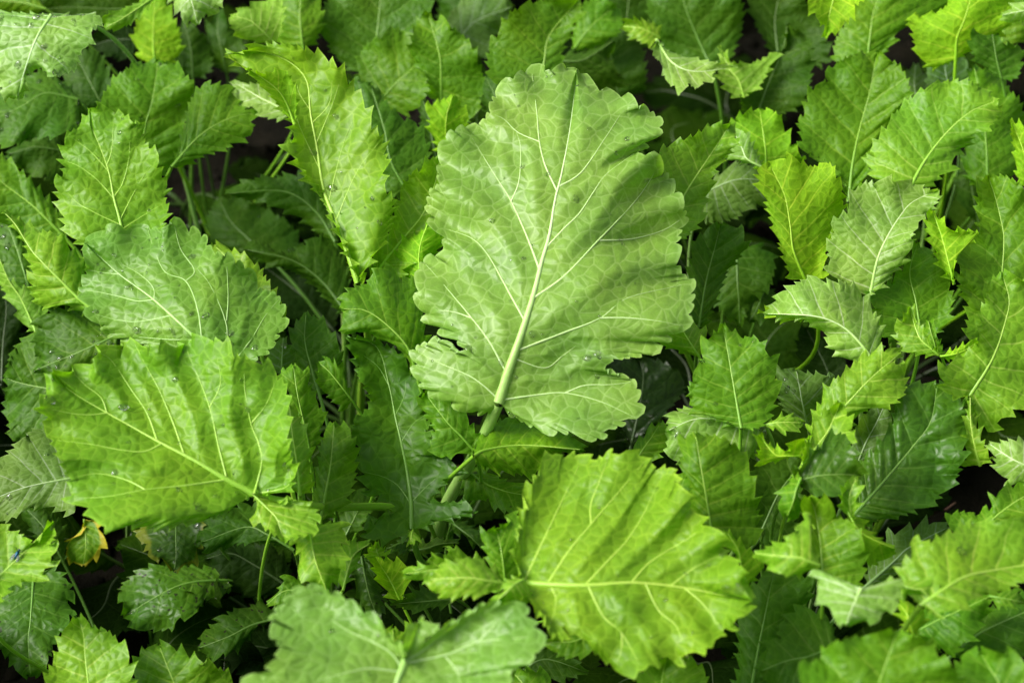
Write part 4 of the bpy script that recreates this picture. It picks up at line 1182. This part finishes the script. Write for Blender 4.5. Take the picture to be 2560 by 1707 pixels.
# ------------------------------------------------------------------ the bed goes on all round, outside the picture
b_rng = np.random.default_rng(11)
pieces = []
for _ in range(1000):
    p = np.array([b_rng.uniform(-0.9, 0.9), b_rng.uniform(-0.6, 1.4), 0.0])
    got = []
    L = b_rng.uniform(0.10, 0.20)
    low_leaf(None, p, b_rng.uniform(0, 6.28), L, L * b_rng.uniform(0.3, 0.42), math.radians(b_rng.uniform(5, 65)), b_rng.uniform(0.03, 0.16),
             (0, 0, 0), b_rng, arch=0.015, nvseg=4, tooth=0.022, tamp=0.004, collect=got)
    q = to_px(got[0][0])
    front = (got[0][0] - CAM) @ -C_B > 0.3
    low = got[0][0][:, 2].max() < 0.15
    mx_, mt_ = (15, 45) if low else (-50, -50)
    if not front.all() or ((q[:, 0] > mx_) & (q[:, 0] < 2560 - mx_) & (q[:, 1] > mt_) & (q[:, 1] < 1770)).any():
        if p[1] > -0.6 and not (np.abs(p[0]) > 0.75):
            continue
    if np.linalg.norm(got[0][0] - CAM, axis=1).min() < 0.55:
        continue
    pieces.append(got[0])
o_, vs, fs, ats = 0, [], [], {}
for V_, F_, A_ in pieces:
    vs.append(V_)
    fs.append(F_ + o_)
    o_ += len(V_)
    for k, x in A_.items():
        ats.setdefault(k, []).append(x)
bed = mesh_obj("surrounding_greens", np.vstack(vs), np.vstack(fs), M_LEAF,
               attrs={k: (np.vstack(x) if k == "lp" else np.concatenate(x)) for k, x in ats.items()})
bed.color = (*GREEN["m"], 0.0)
bed["gloss"], bed["yellowing"] = 0.0, 0.0
bed["kind"], bed["category"] = "stuff", "greens"
bed["label"] = "dense green leaves of the bed around the plants in view"

# ------------------------------------------------------------------ small things on the soil and on the leaves
def dead_leaf(px, L, W, az, col, label, seed):
    rng = np.random.default_rng(seed)
    c = at_height(parse(px, "F")[0], 0.010)
    opt = dict(DEF)
    opt.update(corr=0.003, nz=0.006, ruf=0.005, nvseg=10, tooth=0.009, tamp=0.003, _seed=rng.uniform(-3, 3, 3), _crease=[], _veins=[],
               name="blade", gloss=-0.5, dirt=0.8)
    e = bpy.data.objects.new("dead_leaf", None)
    COL.objects.link(e)
    e["label"], e["category"] = label, "dead leaf"
    out = np.array([math.sin(az), math.cos(az), 0.0])
    e2 = out * 0.98 + np.array([0, 0, 0.17])
    e1 = np.array([math.cos(az), -math.sin(az), 0.0])
    n = np.cross(e1, e2)
    m = np.stack([np.zeros(5), np.linspace(0, L, 5)], -1)
    o, o2 = outline(L, W, rng), outline(L, W, rng)
    o2[:, 0] *= -1
    build_leaf(e, "dead", m, [(o, 0.0)], [(o2, 0.0)], lambda xy: c + xy[..., 0:1] * e1 + xy[..., 1:2] * e2,
               lambda P: np.broadcast_to(n, P.shape), col, rng, opt, None)


dead_leaf("BL:1020,1330", 0.045, 0.012, 0.9, (0.20, 0.13, 0.03), "narrow brown withered leaf on the soil under the wet dark leaf", 3)
dead_leaf("BL:1180,1400", 0.060, 0.022, 1.2, (0.24, 0.16, 0.02), "yellow-brown withered leaf on dark soil beside the specked leaf", 4)
dead_leaf("BM:700,520", 0.050, 0.018, 0.3, (0.30, 0.26, 0.10), "pale withered leaf in the gap under the dark glossy lobed leaf", 6)

M_TWIG = plain_material("twig_bark", (0.06, 0.03, 0.02), 0.8, col2=(0.14, 0.075, 0.05))


def twig(px0, px1, z0, z1, r, label):
    a, b = at_height(parse(px0, "F")[0], z0), at_height(parse(px1, "F")[0], z1)
    s = np.linspace(0, 1, 9)[:, None]
    path = a + (b - a) * s + np.sin(s * 7) * np.array([0.0012, 0.0008, 0.0016])
    V, Q, al = tube(path, r * (1 - 0.5 * s[:, 0]), 7)
    o = mesh_obj("twig", V, Q, M_TWIG)
    o["label"], o["category"] = label, "twig"


twig("BM:372,1388", "BM:450,1440", 0.190, 0.178, 0.0016, "short reddish brown twig in the notch of the pale bottom leaf")
twig("BR:1640,470", "BR:1790,400", 0.02, 0.05, 0.0013, "thin dry twig on the soil right of the glossy dark leaf")

# a small metallic blue fly on the leaf at the left edge
fp = np.array(parse("BL:112,735", "F")[0])
Vc, Nc, _ = SURF["Y1"]
i0 = int(np.argmin(np.linalg.norm(to_px(Vc) - fp, axis=1)))
f_pos, f_n = Vc[i0], Nc[i0] / np.linalg.norm(Nc[i0])
f_fwd = np.cross(np.cross(f_n, C_U * 0.8 + C_R * 0.35), f_n)
f_fwd /= np.linalg.norm(f_fwd)
f_side = np.cross(f_fwd, f_n)
M_FLY = plain_material("fly_body", (0.006, 0.035, 0.07), 0.3, 0.7, (0.012, 0.10, 0.17))
M_FLYDARK = plain_material("fly_leg", (0.008, 0.008, 0.01), 0.5)
M_EYE = plain_material("fly_eye", (0.05, 0.02, 0.015), 0.3)
wt = NT("fly_wing")
wp = principled(wt, (0.35, 0.38, 0.42, 1), 0.25)
wp.inputs["Alpha"].default_value = 0.45
M_WING = finish(wt, wp.outputs[0])
fly = bpy.data.objects.new("fly", None)
COL.objects.link(fly)
fly["label"] = "tiny metallic blue fly standing on the leaf at the left edge"
fly["category"] = "fly"


def fly_pt(x, y, z):
    return f_pos + (f_side * x + f_fwd * y + f_n * z) * 0.0011


def fly_tube(name, pts, rad, mat, sides=8):
    f, _l = curve(np.array([fly_pt(*p) for p in pts]))
    u = np.linspace(0, 1, 4 * len(pts))
    r = np.interp(u, np.linspace(0, 1, len(rad)), rad) * 0.0011
    V, Q, al = tube(f(u), r, sides)
    return mesh_obj(name, V, Q, mat, fly)


fly_tube("body", [(0, -3.2, 1.5), (0, -2, 1.9), (0, -0.6, 2.2), (0, 0.8, 2.4), (0, 1.8, 2.2)], [0.08, 0.55, 0.75, 0.95, 0.9, 0.3], M_FLY, 10)
fly_tube("head", [(0, 1.7, 2.2), (0, 2.1, 2.15), (0, 2.6, 2.0)], [0.25, 0.62, 0.6, 0.15], M_FLY, 10)
for sd in (-1, 1):
    fly_tube("eye", [(0.32 * sd, 2.0, 2.4), (0.5 * sd, 2.25, 2.3), (0.5 * sd, 2.55, 2.1)], [0.08, 0.34, 0.08], M_EYE, 8)
    for yb, yt, sp in ((1.2, 3.6, 3.2), (0.4, -0.4, 4.2), (-0.2, -4.6, 3.0)):
        fly_tube("leg", [(0.5 * sd, yb, 1.9), (sp * 0.55 * sd, (yb + yt) / 2, 2.9), (sp * 0.85 * sd, yt * 0.8, 1.2), (sp * sd, yt, 0.05)],
                 [0.14, 0.1, 0.07, 0.05], M_FLYDARK, 5)
    a, b, c_ = fly_pt(0.35 * sd, 0.6, 2.9), fly_pt(0.9 * sd, -3.8, 2.6), fly_pt(2.1 * sd, -2.6, 2.5)
    ws = [a, a + (c_ - a) * 0.5 + f_side * sd * 0.0004, c_, (b + c_) / 2 - f_fwd * 0.0006, b, a + (b - a) * 0.5]
    wv = np.array(ws + [w + f_n * 0.00003 for w in ws])
    wq = [(0, 1, 2, 3), (0, 3, 4, 5), (9, 8, 7, 6), (11, 10, 9, 6), (0, 6, 7, 1), (1, 7, 8, 2), (2, 8, 9, 3), (3, 9, 10, 4), (4, 10, 11, 5), (5, 11, 6, 0)]
    mesh_obj("wing", wv, np.array(wq), M_WING, fly, smooth=False)
